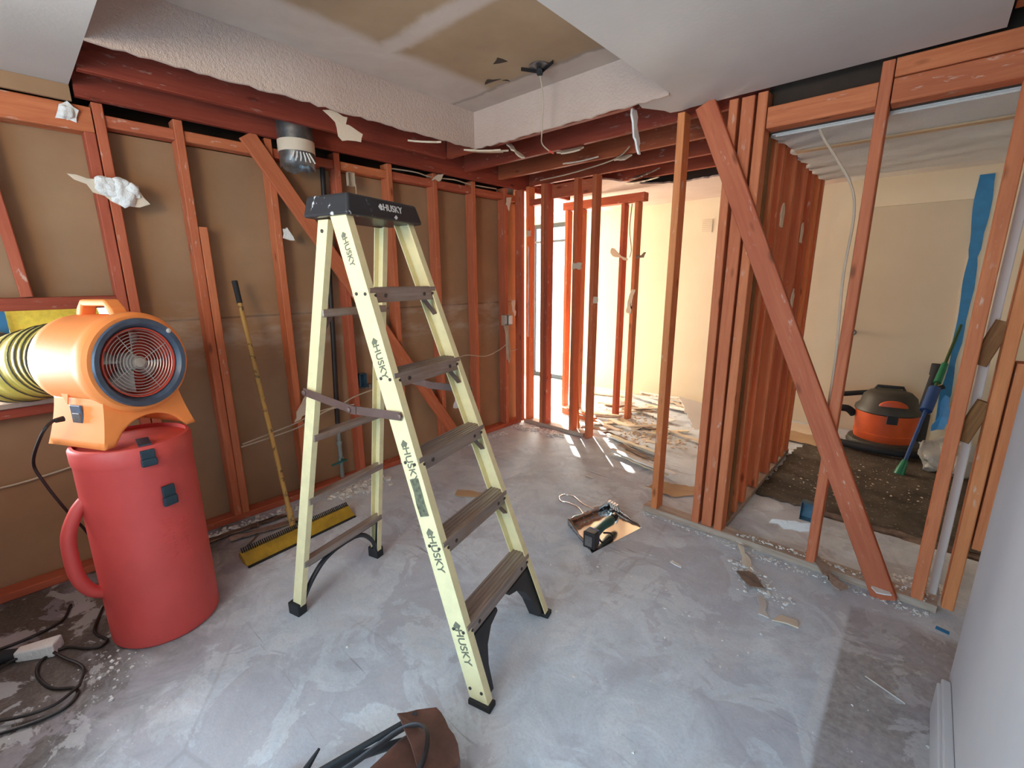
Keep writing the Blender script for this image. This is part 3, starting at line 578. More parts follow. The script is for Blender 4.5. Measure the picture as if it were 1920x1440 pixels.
# ------------------------------------------------------------------ orange blower (local x = out of the fan mouth)
BZ = .883
def build_blower():
    rz = math.radians(26.4)
    L = thing('portable_blower', 'orange portable blower with caged fan mouth, sitting on the red canister', 'blower', (-2.435, .252, BZ), rz)
    ax = .305; mx = Matrix.Translation((0, 0, ax)) @ Matrix.Rotation(PI/2, 4, 'Y')          # lathe z -> local x
    b = MB(); b.lathe([(.146, -.185), (.165, -.182), (.182, -.165), (.189, -.12), (.189, .07), (.194, .10), (.200, .125), (.198, .148), (.186, .158), (.170, .158), (.166, .15), (.162, .05), (.158, -.15), (.146, -.185)], 64, mx)
    b.build('housing', 'orange', L, True)
    # foot: flared skirt with arched openings
    def ring(w, d, z): return w, d, z
    b = MB(); n = 28
    front = []
    def arch(w, k): t = k/n; return -w+2*w*t
    def zl(y, w):                                     # lower edge: arch between the two feet
        q = abs(y)/w; return 0. if q > .74 else .088*math.sqrt(max(0., 1-(q/.74)**2))
    def wid(z): s = min(1., z/.22); return .185*(1-s)**1.6+.142*(1-(1-s)**1.6)
    def dep(z): s = min(1., z/.22); return .152*(1-s)**1.4+.130*(1-(1-s)**1.4)
    tp = lambda y: .305-math.sqrt(max(0., .176**2-min(abs(y), .150)**2))
    cols = []
    for sx in (1, -1):
        grid = []
        for k in range(n+1):
            col = []
            for j in range(9):
                w0 = .185; y = arch(w0, k); z0 = zl(y, w0); top = tp(y*.77); z = z0+(top-z0)*j/8; col.append(V(sx*dep(z), y*wid(z)/w0, z))
            grid.append(col)
        cols.append(grid)
    for grid in cols:
        g = [b.vs(c) for c in grid]
        for k in range(n):
            for j in range(8): b.f([g[k][j], g[k+1][j], g[k+1][j+1], g[k][j+1]])
    for k in (0, n):                                   # side walls
        g = [[], []]
        rows = []
        for j in range(9):
            a, c = cols[0][k][j], cols[1][k][j]; rows.append(b.vs([a.lerp(c, i/8) for i in range(9)]))
        for j in range(8):
            for i in range(8): b.f([rows[j][i], rows[j][i+1], rows[j+1][i+1], rows[j+1][i]])
    bmesh.ops.remove_doubles(b.b, verts=b.b.verts, dist=.0005)
    foot = b.build('foot', 'orange', L, True); q = foot.modifiers.new('solid', 'SOLIDIFY'); q.thickness = .008; q.offset = -1
    # recess on the left side with the power inlet
    y0 = -wid(.115)-.0015
    b = MB(); b.bb(-.03, .03, y0-.004, y0+.004, .075, .16); pn = b.build('inlet_panel', 'navy', L, bevel=.006)
    MB().bb(-.012, .026, y0-.010, y0-.002, .094, .130).build('switch', 'steel', pn, bevel=.002)
    b = MB(); b.prism([(-.115, .0), (-.045, .0), (-.07, -.075)], .004, Matrix(((1, 0, 0, 0), (0, 0, 1, 0), (0, 1, 0, 0), (0, 0, 0, 1)))); o = b.build('side_recess', 'orange', L); o.location = (.03, -.158, .235)
    # carrying handle on top
    hy = 0.; b = MB(); zt = ax+.19
    pts = [V(-.105, 0, zt-.03), V(-.085, 0, zt+.02), V(-.068, 0, zt+.045), V(.058, 0, zt+.045), V(.078, 0, zt+.02), V(.10, 0, zt-.03)]
    rings = []
    for i, p in enumerate(pts):
        d = (pts[min(i+1, 5)]-pts[max(i-1, 0)]).normalized(); nrm = V(-d.z, 0, d.x); h = .013
        rings.append([p+nrm*h+V(0, -.028, 0), p+nrm*h+V(0, .028, 0), p-nrm*h+V(0, .028, 0), p-nrm*h+V(0, -.028, 0)])
    b.loft(rings); b.build('handle', 'orange', L, bevel=.007, seg=3)
    b = MB(); b.bb(-.05, .02, -.115, -.095, 0, .012); o = b.build('side_bump', 'orange', L, bevel=.004); o.location = (0, -.045, ax+.105); o.rotation_euler = (math.radians(62), 0, 0)
    # dark mouth ring, fan
    b = MB(); b.lathe([(.160, .10), (.171, .155), (.176, .166), (.172, .174), (.155, .172), (.139, .150), (.136, .10), (.160, .10)], 64, mx); b.build('mouth_ring', 'navy', L, True)
    b = MB(); b.lathe([(.1385, .158), (.1385, -.15), (.134, -.15), (.134, .158), (.1385, .158)], 48, mx); b.lathe([(0, .04), (.134, .04), (.134, .036), (0, .036)], 48, mx); b.build('fan_duct', 'liner', L, True)
    b = MB()
    for i in range(10):
        r = .024+.0118*i; b.tube([mx @ V(r*math.cos(a), r*math.sin(a), .150) for a in (k*2*PI/44 for k in range(44))], .0016, 5, closed=True)
    for k in range(4):
        a = .5+k*PI/2; b.tube([mx @ V(.02*math.cos(a), .02*math.sin(a), .148), mx @ V(.138*math.cos(a), .138*math.sin(a), .148)], .0017, 5)
    b.lathe([(0, .155), (.019, .154), (.021, .149), (.019, .146), (0, .146)], 20, mx); b.build('fan_guard', 'wire_grey', L, True)
    fan = MB(); fan.lathe([(0, .115), (.030, .112), (.036, .10), (.036, .06), (0, .06)], 24, mx); fan = fan.build('fan_hub', 'blade', L, True)
    for k in range(4):
        b = MB(); a0 = 1.15+k*PI/2; g = []
        for i in range(5):
            r = .033+.088*i/4; row = []
            for j in range(5): s = (j-2)/4*(.62+.1*i/4); row.append(mx @ V(r*math.cos(a0+s), r*math.sin(a0+s), .082+.030*(j-2)/2))
            g.append(b.vs(row))
        for i in range(4):
            for j in range(4): b.f([g[i][j], g[i][j+1], g[i+1][j+1], g[i+1][j]])
        b.build('fan_blade', 'blade', fan, True, sol=.004)
    for y, z in ((-.105, .155), (.12, .42)):
        MB().lathe([(.010, 0), (.010, .006), (.003, .009)], 12, Matrix.Translation((.168 if z > .3 else .1385, y, z)) @ Matrix.Rotation(PI/2, 4, 'Y'), True).build('screw', 'white', L)
    b = MB(); b.lathe([(.150, -.18), (.158, -.182), (.160, -.20), (.156, -.215), (.148, -.215), (.147, -.18)], 48, mx); b.build('rear_collar', 'navy', L, True)
    return L, rz
BL, BR = build_blower()
# yellow hose from the back of the blower out of the small window
bm = Matrix.Translation((-2.435, .252, BZ)) @ Matrix.Rotation(BR, 4, 'Z')
hs = thing('ventilation_hose', 'yellow ribbed hose from the back of the orange blower out of the small window', 'hose', (-2.60, .17, .932))
inv = Matrix.Translation((2.60, -.17, -.932))
P = curve_pts([bm @ V(-.2195, 0, .305), bm @ V(-.27, 0, .303), bm @ V(-.36, 0, .29), V(-2.92, .0, 1.135), V(-3.10, -.06, 1.122), V(-3.30, -.12, 1.11), V(-3.60, -.2, .85), V(-3.75, -.26, .2)], 8)
P = [inv @ p for p in P]; rr = [.146+(.006 if i % 4 < 2 else -.002) for i in range(len(P))]
for i in range(3): rr[i] = .150
MB().tube(P, rr, 36, cap=False).build('hose_sleeve', 'hose', hs, True)
for i in range(3, len(P)-1, 4):
    d = (P[i+1]-P[i-1]).normalized(); x, y, z = frame(d); b = MB(); b.tube([P[i]+(x*math.cos(a)+y*math.sin(a))*.1515 for a in (k*2*PI/36 for k in range(36))], .0028, 5, closed=True); b.build('rib', 'hose_rib', hs, True)
# power cord with its lump of a plug
cd = thing('power_cord', 'dark cord running from the blower down to coils on the floor', 'cord', (-2.45, -.05, 0))
inl = bm @ V(-.004, -.200, .118)
pts = [inl, bm @ V(-.010, -.228, .117), bm @ V(-.025, -.262, .075), (-2.56, -.035, .80), (-2.585, -.02, .70), (-2.60, .02, .56), (-2.66, .07, .40), (-2.72, .11, .2), (-2.73, .10, .03), (-2.66, .06, .008), (-2.53, .02, .007), (-2.47, .02, .007), (-2.40, .045, .007), (-2.37, .02, .008), (-2.40, -.02, .008), (-2.47, -.08, .01), (-2.45, -.15, .008),
       (-2.36, -.165, .007), (-2.24, -.13, .007), (-2.18, -.075, .007), (-2.13, -.07, .007), (-2.09, -.11, .007), (-2.10, -.20, .008), (-2.16, -.32, .007), (-2.26, -.40, .007), (-2.40, -.42, .007), (-2.52, -.37, .008)]
b = MB(); b.tube([Vector(p)-cd.location for p in curve_pts(pts, 7)], .0058, 8)
pts2 = [(-2.16, -.06, .02), (-2.12, -.13, .019), (-2.15, -.22, .018), (-2.22, -.30, .018), (-2.32, -.34, .018), (-2.44, -.31, .018), (-2.52, -.22, .02), (-2.48, -.13, .02), (-2.38, -.085, .019), (-2.26, -.04, .019), (-2.16, -.06, .02)]
b.tube([Vector(p)-cd.location for p in curve_pts(pts2, 7)], .0058, 8)
b.build('cable', 'cord', cd, True)
b = MB(); b.tube([inl-cd.location+V(.0, 0, 0), bm @ V(-.004, -.225, .118)-cd.location], [.011, .009], 10); b.build('inlet_plug', 'cord', cd, True)
ex = thing('extension_lead', 'white dusty socket block on a black plug, lying beside the cord coils', 'extension lead', (-2.52, -.17, 0), math.radians(62))
b = MB(); b.hexa([V(-.05, -.022, .0), V(-.05, .022, .0), V(-.05, .022, .045), V(-.05, -.022, .045)], [V(.085, -.040, .0), V(.085, .040, .0), V(.085, .036, .055), V(.085, -.036, .055)]); b.build('socket_block', 'plaster', ex, bevel=.008, seg=3)
MB().tube([V(-.05, 0, .024), V(-.10, 0, .026), V(-.14, .005, .024)], [.024, .027, .018], 14).build('plug', 'rubber', ex, True)
MB().tube(curve_pts([V(-.14, .005, .022), V(-.19, .02, .02), V(-.17, .07, .010), V(-.08, .12, .007), V(.0, .20, .007), V(-.02, .32, .007)], 6), .006, 8).build('cable', 'cord', ex, True)
# ------------------------------------------------------------------ things on and in the left wall
def on_wall(y, z, x=-3.078): return Matrix(((0, 0, 1, x), (1, 0, 0, y), (0, 1, 0, z), (0, 0, 0, 1)))       # local x -> +y, local y -> up, local z -> into the room
t_ = thing('vent_duct', 'cut-off silver round duct hanging beside the ceiling ledger, above the ladder', 'duct', (-2.938, 1.325, 2.16))
seg = 40; b = MB(); g = []
for z, r in ((0, .097), (.06, .098), (.105, .098), (.107, .101), (.125, .101), (.127, .098), (.2, .097), (.33, .097)):
    g.append([V(r*math.cos(a), r*math.sin(a), (z if z else .028*noise.noise(V(math.cos(a)*2.3, math.sin(a)*2.3, 3)))) for a in (k*2*PI/seg for k in range(seg))])
b.loft(g, cap=False); b.build('duct_pipe', 'steel', t_, True, sol=.002)
b = MB(); b.lathe([(.0995, .085), (.1025, .085), (.1025, .15), (.0995, .15)], 40); part(b.build('tape_band', 'paper', t_, True), 'tan tape band')
b = MB()
for k in range(6):
    a = -.55+k*.16; p = V(math.cos(a)*.104, math.sin(a)*.104, .045); b.tube([p+V(0, 0, .03), p+V(.004, .006*k-.012, 0), p+V(.006, .012*k-.03, -.022)], [.004, .005, .004], 6)
part(b.build('sealant_drip', 'plaster', t_, True), 'white sealant drips')
sp = tag(centre(MB().tube([(-3.125, 1.572, 2.30), (-3.125, 1.535, 1.15), (-3.125, 1.505, .47)], .017, 12).build('drain_pipe', 'dark_pipe', None, True)), 'black pipe rising in the wall bay behind the ladder', 'pipe')
wp = thing('water_pipe', 'greyish water pipe with a small valve, below the black pipe', 'pipe', (-3.125, 1.503, .0))
MB().tube([V(0, 0, .002), V(0, .001, .462)], .016, 12).tube([V(0, 0, .3), V(0, 0, .33)], .022, 12).tube([V(0, 0, .17), V(0, 0, .205)], .022, 12).build('pipe', 'grey_pipe', wp, True)
b = MB().tube([V(.02, 0, .187), V(.045, 0, .187)], .009, 10).bar(V(.048, .02, .187), V(.055, -.10, .18), .012, .014); b.build('valve_lever', 'teal', wp)
# outlet boxes
def outlet_box(name, label, y, z, w, h, d, mat, x=-3.078):
    t = thing(name, label, 'outlet box', (x, y, z)); b = MB(); e = .0025
    b.bb(-d, 0, -w/2, -w/2+e, -h/2, h/2).bb(-d, 0, w/2-e, w/2, -h/2, h/2).bb(-d, 0, -w/2, w/2, -h/2, -h/2+e).bb(-d, 0, -w/2, w/2, h/2-e, h/2).bb(-d, -d+e, -w/2, w/2, -h/2, h/2)
    b.build('box', mat, t); return t
o = outlet_box('outlet_box', 'empty blue-grey outlet box on a stud, seen through the ladder', 1.718, .765, .056, .105, .05, 'blue_steel')
b = MB().bb(-.0, .012, -.026, .030, -.062, -.054).bb(-.006, .03, .022, .05, -.062, -.028); part(b.build('torn_ear', 'steel', o), 'bent tab')
o = outlet_box('outlet_box', 'beige outlet box with loops of cable hanging out, near the corner', 3.285, 1.115, .10, .105, .05, 'cable', -3.028)
MB().bb(-.046, -.02, -.035, .0, -.04, .04).bb(.0, .012, .0, .045, -.04, .045).build('receptacle', 'plaster', o)
for dy, ln in ((-.045, .37), (-.02, .40), (-.033, .34)):
    MB().tube(curve_pts([V(-.02, dy, -.052), V(.012, dy-.01, -.12), V(.02, dy-.012, -ln*.6), V(.016, dy+.0, -ln*.92), V(.0, dy+.022, -ln-.02), V(-.005, dy+.045, -ln*.85), V(-.02, dy+.03, -.052)], 6), .0048, 6).build('cable_loop', 'cable', o, True)
def cable(name, label, pts, r=.0048, mat='cable', group=None, n=6):
    pts = [Vector(p) for p in pts]; base = pts[0]; o = MB().tube([p-base for p in curve_pts(pts, n)], r, 7).build(name, mat, None, True); o.location = base; return tag(o, label, 'cable', group)
cable('wall_cable', 'thin cream cable strung along the tan wall from broom to ladder', [(-3.072, .85, .50), (-3.074, 1.0, .525), (-3.074, 1.2, .56), (-3.073, 1.32, .60), (-3.074, 1.5, .615), (-3.072, 1.64, .66), (-3.073, 1.9, .70)])
cable('wall_cable', 'second thin cable just below the first one on the tan wall', [(-3.07, .84, .485), (-3.07, 1.05, .505), (-3.071, 1.22, .53), (-3.07, 1.42, .60), (-3.071, 1.62, .60)])
cable('wall_cable', 'pale cable sagging below the window at the left edge', [(-3.16, -.6, .56), (-3.158, -.18, .545), (-3.157, .0, .56), (-3.158, .1, .575)])
cable('wall_cable', 'short cable through the wall bays left of the outlet box loops', [(-3.071, 2.55, .80), (-3.072, 2.75, .83), (-3.072, 3.0, .79), (-3.07, 3.2, .83), (-3.04, 3.262, .88)])
cable('wall_cable', 'cable stub poking sideways from the corner stud', [(-3.07, 3.35, .80), (-3.072, 3.42, .803), (-3.0745, 3.46, .805)], .006)
cable('attic_cable', 'pale cable in the dark gap above the middle studs', [(-3.10, 2.09, 2.312), (-3.09, 2.3, 2.318), (-3.10, 2.46, 2.308), (-3.09, 2.7, 2.32), (-3.10, 2.88, 2.312), (-3.09, 3.2, 2.316)])
cable('attic_cable', 'cable looped under the joists above the back studs', [(-2.75, 3.42, 2.373), (-2.4, 3.38, 2.372), (-2.0, 3.28, 2.374), (-1.8, 3.165, 2.373), (-1.7, 3.10, 2.40)])
cable('attic_cable', 'long cable crossing behind the joists to the lone stud', [(-2.2, 3.05, 2.47), (-1.8, 3.0, 2.46), (-1.4, 2.88, 2.44), (-1.16, 2.73, 2.36)])
cable('wall_cable', 'white cable coming down from the ceiling to the stud crossed by the wide board', [(-.53, 2.74, 2.34), (-.50, 2.74, 2.185), (-.42, 2.72, 2.05), (-.345, 2.71, 1.92), (-.315, 2.71, 1.78), (-.32, 2.71, 1.5), (-.30, 2.71, 1.1), (-.302, 2.71, .65)], .006, 'cable')
cable('wall_cable', 'grey cable between the two hall studs', [(-2.352, 4.40, 2.24), (-2.36, 4.39, 2.0), (-2.335, 4.40, 1.8), (-2.35, 4.4, 1.72)], .006, 'wire_grey')
ck = outlet_box('switch_box', 'small cream clamp box on the stud above the ladder cap', 1.735, 2.18, .05, .09, .03, 'cable', -3.05)
cable('wall_cable', 'thin wire dangling from the clamp box above the ladder cap', [(-3.05, 1.76, 2.15), (-3.045, 1.755, 2.08), (-3.04, 1.72, 1.99), (-3.045, 1.71, 1.93)], .003)
# torn drywall hanging on nails
def wall_scrap(label, y, z, pts, mat='paper', rot=0., x=-3.075, group=None, th=.010, curl=.04, blobs=(), name='drywall_scrap', tilt=.25):
    pts = [(a*1., c) for a, c in pts]; o = scrap(name, pts, th, mat, on_wall(y, z, x) @ Matrix.Rotation(rot, 4, 'Z') @ Matrix.Rotation(tilt, 4, 'X'), label, 'drywall scrap', group, curl)
    for i, (bx, by, r) in enumerate(blobs):
        q = MB().blob((bx, by, th+r*.2), r, .35, i+3, 3, (1, 1, .42)).build('plaster_lump', 'plaster', o, True)
        for p in q.data.vertices: p.co.z += .012*noise.noise(p.co*40)
    return o
wall_scrap('pale torn scrap caked with white plaster on the doubled studs', .44, 1.945, [(-.15, .055), (-.02, .045), (.06, .05), (.145, -.055), (.10, -.075), (.02, -.07), (-.07, -.02)], rot=.03, x=-3.05, th=.012, blobs=((-.02, .015, .042), (.03, .02, .040), (.045, -.025, .048), (.075, .005, .036), (.005, -.005, .034)))
wall_scrap('small white crumpled scrap under the ceiling at the upper left', .335, 2.265, [(-.04, -.03), (.03, -.035), (.045, .02), (.01, .05), (-.02, .03)], 'plaster', blobs=((0, 0, .028),))
wall_scrap('cream scrap sticking out beside the stud crossed near its top by the brace', 1.262, 1.80, [(-.025, -.035), (.045, -.045), (.02, .0), (.0, .03), (-.025, .02)], 'plaster', x=-3.055)
wall_scrap('white scrap nailed high on the stud right of the ladder top', 2.49, 2.30, [(-.05, -.025), (.04, -.01), (.06, .04), (.01, .03)], 'paper', x=-3.07)
wall_scrap('pale scrap hanging at the top of the pocked corner stud', 3.33, 2.20, [(-.03, .05), (.03, .06), (.03, -.06), (.0, -.02), (-.025, -.01)], 'paper', x=-3.07)
wall_scrap('folded pale scrap above the beige outlet box', 3.36, 1.24, [(-.03, .07), (.02, .075), (.03, .01), (.07, -.09), (.045, -.10), (.0, -.01)], 'paper', x=-3.05)
wall_scrap('torn scrap with white filler near the foot of the wall behind the ladder', 2.60, .42, [(-.03, -.05), (.02, -.06), (.03, .04), (-.025, .05)], 'plaster', x=-3.05)
wall_scrap('light scrap hanging left of the ladder near the floor cable', 1.262, .665, [(-.08, -.10), (.07, -.015), (.065, .075), (.0, .09), (-.03, .03)], 'paper', x=-3.06, blobs=((.02, .045, .028),))
scrap('drywall_strip', [(-.007, -.45), (.007, -.45), (.009, .42), (-.006, .45)], .004, 'plaster', Matrix(((1, 0, 0, -2.995), (0, 0, -1, 3.545), (0, 1, 0, 1.38), (0, 0, 0, 1))), 'long thin white strip on the first back stud', 'drywall scrap', torn=.003)
def free_scrap(name, label, loc, pts, rz, rx, ry, mat='paper', th=.010, curl=.04, cat='drywall scrap', group=None): return scrap(name, pts, th, mat, TR(loc, rz, rx, ry), label, cat, group, curl)
scrap('paper_flap', [(-.12, .046), (-.05, .006), (-.01, -.077), (.10, -.062), (.11, -.02), (.055, .0), (.01, .008), (.02, .044), (-.04, .055)], .004, 'paper', on_wall(1.40, 2.325, -2.50) @ Matrix.Rotation(.15, 4, 'X'), 'long tan paper flap hanging from the left side of the tray, above the ladder', 'drywall scrap', None, .04)
free_scrap('drywall_scrap', 'pale splintered scrap at the left lower edge of the tray', (-2.55, 1.98, 2.362), [(-.10, -.03), (.0, -.035), (.12, -.01), (.11, .02), (-.08, .03)], .5, .2, .1)
free_scrap('drywall_scrap', 'ragged pale scraps under the far left corner of the tray', (-2.43, 2.36, 2.355), [(-.10, -.05), (.05, -.06), (.16, -.07), (.10, -.03), (.20, .0), (.09, .02), (.15, .06), (-.05, .04)], .55, .15, .05)
free_scrap('drywall_strip', 'narrow pale strip hanging at the tray corner, right of the splintered scraps', (-2.20, 2.47, 2.335), [(-.10, -.018), (.10, -.012), (.10, .012), (-.10, .02)], -.2, .2, .62)
free_scrap('drywall_scrap', 'oval yellowish scrap under the joist near the hanging wire', (-1.98, 2.80, 2.365), [(-.11, -.01), (-.02, -.05), (.09, -.045), (.10, .0), (.03, .04), (-.06, .03)], .1, .5, 0)
free_scrap('drywall_scrap', 'pinkish round scrap under the second bare joist', (-1.80, 3.20, 2.36), [(-.06, -.03), (.03, -.045), (.065, .01), (.02, .045), (-.05, .03)], .1, .6, 0)
free_scrap('drywall_scrap', 'slim pale scrap lying along the joist above the back studs', (-2.12, 3.10, 2.368), [(-.13, -.02), (.0, -.035), (.17, .0), (.02, .02), (-.11, .02)], .05, .3, 0)
free_scrap('drywall_strip', 'long white strip dangling at the corner of the white ceiling', (-1.30, 2.42, 2.27), [(-.11, -.024), (.0, -.028), (.12, -.008), (.12, .010), (.0, .022), (-.11, .024)], 0, .0, 1.38, 'plaster')
free_scrap('drywall_scrap', 'broken cream shards at the end of the hall ceiling', (-2.05, 4.05, 2.36), [(-.22, -.05), (.0, -.06), (.22, -.03), (.16, .03), (.0, .03), (-.16, .05)], -.45, .3, .08, 'cream')
free_scrap('drywall_scrap', 'dark peeling shards among the joists at the end of the hall ceiling', (-1.95, 3.86, 2.37), [(-.20, -.03), (.02, -.05), (.20, .0), (.05, .03), (-.14, .03)], -.5, .5, .0, 'chip_dark')
for x, y, z, lb in ((-.716, 3.16, 1.86, 'white fist of filler on the upper cross wall studs'), (-.716, 3.74, 1.80, 'pale oval scrap on the upper part of the cross wall'), (-.716, 3.72, 1.36, 'lower pale oval scrap on the cross wall')):
    m = Matrix(((0, 0, 1, x), (1, 0, 0, y), (0, 1, 0, z), (0, 0, 0, 1))); scrap('drywall_scrap', [(-.03, -.06), (.02, -.065), (.035, .02), (.0, .07), (-.03, .04)], .008, 'paper', m, lb, 'drywall scrap')
for x, z, lb, w in ((-2.41, 1.62, 'pale torn bracket scrap on the sunlit back stud', .05), (-2.20, 1.32, 'tiny dark scrap on the edge of the right-hand back studs', .02), (-2.98, 1.94, 'pale scrap high on the corner stud', .025)):
    scrap('drywall_scrap', [(-w, -.03), (w, -.028), (w*1.1, .025), (-w*.9, .03)], .012, 'paper', Matrix(((1, 0, 0, x), (0, 0, -1, 3.538), (0, 1, 0, z), (0, 0, 0, 1))), lb, 'drywall scrap')
for x, z, lb, pts in ((-2.44, 1.73, 'bent pale bracket scrap across the left hall stud', [(-.10, .05), (-.06, .0), (.10, -.045), (.10, -.02), (.0, .03), (-.08, .09)]), (-2.27, 1.28, 'twisted scrap hanging between the two hall studs', [(-.05, -.12), (.0, -.13), (.01, .0), (.04, .12), (.0, .12), (-.03, .02)]), (-2.22, 1.72, 'dark hooked scrap on the right hall stud', [(-.02, -.02), (.06, -.01), (.08, .04), (.06, .04), (.04, .01), (-.02, .015)])):
    scrap('drywall_scrap', pts, .012, 'paper' if 'dark' not in lb else 'chip_dark', Matrix(((1, 0, 0, x), (0, 0, -1, 4.338), (0, 1, 0, z), (0, 0, 0, 1))), lb, 'drywall scrap')
vent = tag(MB().bb(-.06, .06, -.004, .004, -.07, .07).build('wall_vent', 'cream', bevel=.002), 'small cream grille on the far cream wall', 'vent'); vent.location = (-1.99, 5.494, 2.08)
for i in range(6): MB().bb(-.05, .05, -.006, -.004, -.055+.021*i, -.048+.021*i).build('slat', 'cream_door', vent)
# ceiling fixture bracket with its wire, holes in the tray
fx = thing('ceiling_bracket', 'dark metal fixture bracket on the tray ceiling with a long wire hanging down', 'bracket', (-1.70, 2.10, 2.598))
b = MB(); b.bar(V(-.085, -.05, -.006), V(-.02, .04, -.012), .018, .003); b.bar(V(-.02, .04, -.012), V(.09, .0, -.006), .018, .003); b.build('bracket_bar', 'dark_pipe', fx)
MB().lathe([(0, -.004), (.055, -.004), (.055, 0), (0, 0)], 24).build('box_cover', 'steel', fx); MB().blob((0, .0, -.025), .020, .4, 2).build('wire_knot', 'rubber', fx, True)
MB().tube(curve_pts([V(0, 0, -.03), V(.0, .02, -.09), V(-.02, .06, -.16), V(-.06, .10, -.28), V(-.09, .14, -.33), V(-.06, .17, -.37)], 8), .0035, 6).build('wire', 'cable', fx, True); MB().tube([V(-.06, .17, -.37), V(-.035, .18, -.385)], [.007, .004], 8).build('wire_nut', 'liner', fx, True)
for x, y, lb, pts in ((-1.83, 1.92, 'dark triangular hole in the tray ceiling, the larger one', [(-.035, .0), (.03, -.035), (.04, .03)]), (-2.02, 2.06, 'dark torn gash in the tray ceiling near the far corner', [(-.06, .01), (.0, -.03), (.02, -.005), (.06, .02), (.01, .012)]), (-1.955, 2.115, 'smallest dark nick in the tray ceiling', [(-.012, -.02), (.012, -.01), (.012, .02)]), (-1.26, 1.66, 'small dark nick near the white ceiling edge', [(-.02, -.012), (.02, -.008), (.01, .015)])):
    scrap('ceiling_hole', pts, .002, 'attic', TR((x, y, 2.5975)), lb, 'hole', torn=.004)
# seen through the small window
scrap('yellow_sheet', [(-.13, -.09), (.20, -.10), (.20, .11), (-.13, .09)], .004, 'sign_yellow', on_wall(.12, 1.285, -3.30), 'bright yellow sheet outside the small window, above the hose', 'sheet', curl=.02)
tag(centre(MB().bb(-3.26, -3.256, -.045, -.012, 1.10, 1.42).build('tape_strip', 'tape')), 'upright blue tape strip outside the small window at the left edge', 'tape')
# ------------------------------------------------------------------ push broom leaning on the left wall
br = thing('push_broom', 'push broom with chipped yellow pole and yellow brush, leaning on the tan wall', 'broom', (-2.57, .96, 0))
top, bot = V(-3.058+2.57, .93-.96, 1.50), V(-2.655+2.57, .935-.96, .09)
MB().tube([bot, top], .0135, 12).build('pole', 'pole', br, True); MB().tube([top-(top-bot).normalized()*.13, top+(top-bot).normalized()*.004], [.0155, .016], 12).build('grip', 'rubber', br, True)
MB().tube([bot-(top-bot)*.035, bot+(top-bot)*.06], [.018, .017], 12).build('socket', 'pole', br, True)
d = V(-.07, .68, 0).normalized(); nrm = V(d.y, -d.x, 0)
b = MB(); sec = [(.035, .006), (-.035, .062), (-.055, .058), (-.06, .03), (-.02, .004)]
b.loft([[V(0, 0, 0)+d*s+nrm*a+V(0, 0, c) for a, c in sec] for s in (-.335, .335)]); b.build('brush_block', 'brush_yellow', br, bevel=.003)
b = MB(); b.loft([[d*s+nrm*a+V(0, 0, c) for a, c in ((.046, .001), (.048, .007), (.033, .009), (.033, .001))] for s in (-.333, .333)]); part(b.build('bristle_edge', 'rubber', br), 'black bristle edge')
b = MB()
for i in range(58):
    s = -.325+.65*i/57; b.bar(d*s+nrm*(-.028)+V(0, 0, .060), d*(s+.003)+nrm*(-.052)+V(0, 0, .078), .0055, .005, d)
o = part(b.build('bristles', 'rubber', br), 'row of black bristle tufts'); o['kind'] = 'stuff'
# ------------------------------------------------------------------ dustpan
dp = thing('dustpan', 'shiny metal dustpan with a wire loop handle, flat on the dusty floor', 'dustpan', (-1.29, 2.24, 0))
A, B_, Cc, D = [V(x+1.29, y-2.24, .002) for x, y in ((-1.468, 2.128), (-1.193, 1.971), (-1.11, 2.404), (-1.397, 2.491))]
b = MB(); b.hexa([A, B_, Cc, D], [p+V(0, 0, .0015) for p in (A, B_, Cc, D)]); b.build('pan', 'chrome', dp)
def wall(p, q, h0, h1, lean=V(0, 0, 0), cor=0.):
    m = MB(); n = 18; r0, r1 = [], []
    for i in range(n+1):
        t = i/n; x = p.lerp(q, t); h = h0+(h1-h0)*t; w = (q-p).normalized().cross(V(0, 0, 1))*cor*math.cos(t*PI*8); r0.append(x+w*.3); r1.append(x+lean+w+V(0, 0, h))
    a, c = m.vs(r0), m.vs(r1)
    for i in range(n): m.f([a[i], a[i+1], c[i+1], c[i]])
    return m
wall(A, D, .055, .055, (A-B_).normalized()*-.02, .006).build('back_wall', 'chrome', dp, True, sol=.0015)
wall(D, Cc, .055, .006, V(0, 0, 0), .004).build('side_wall', 'chrome', dp, True, sol=.0015); wall(A, B_, .055, .006, V(0, 0, 0), .004).build('side_wall', 'chrome', dp, True, sol=.0015)
m1, m2 = A.lerp(D, .35)+V(0, 0, .035), A.lerp(D, .62)+V(0, 0, .035); ax = V(-1.694+1.29, 2.381-2.24, .03); pd = (D-A).normalized()
hp = [m1, m1.lerp(ax, .3)+pd*.012, m1.lerp(ax, .62)-pd*.018, ax-pd*.055+V(.05, -.02, 0), ax-pd*.03, ax+pd*.025, ax+pd*.06+V(.05, -.02, 0), m2.lerp(ax, .62)+pd*.03, m2.lerp(ax, .3), m2]
MB().tube(curve_pts(hp, 7), .006, 10).build('handle', 'chrome', dp, True)
for k in range(4):
    p = D.lerp(Cc, .12+.07*k)+V(0, 0, .02); MB().tube([p, p+V(-.012, -.012, .045)], [.013, .011], 10).build('flute', 'chrome', dp, True)
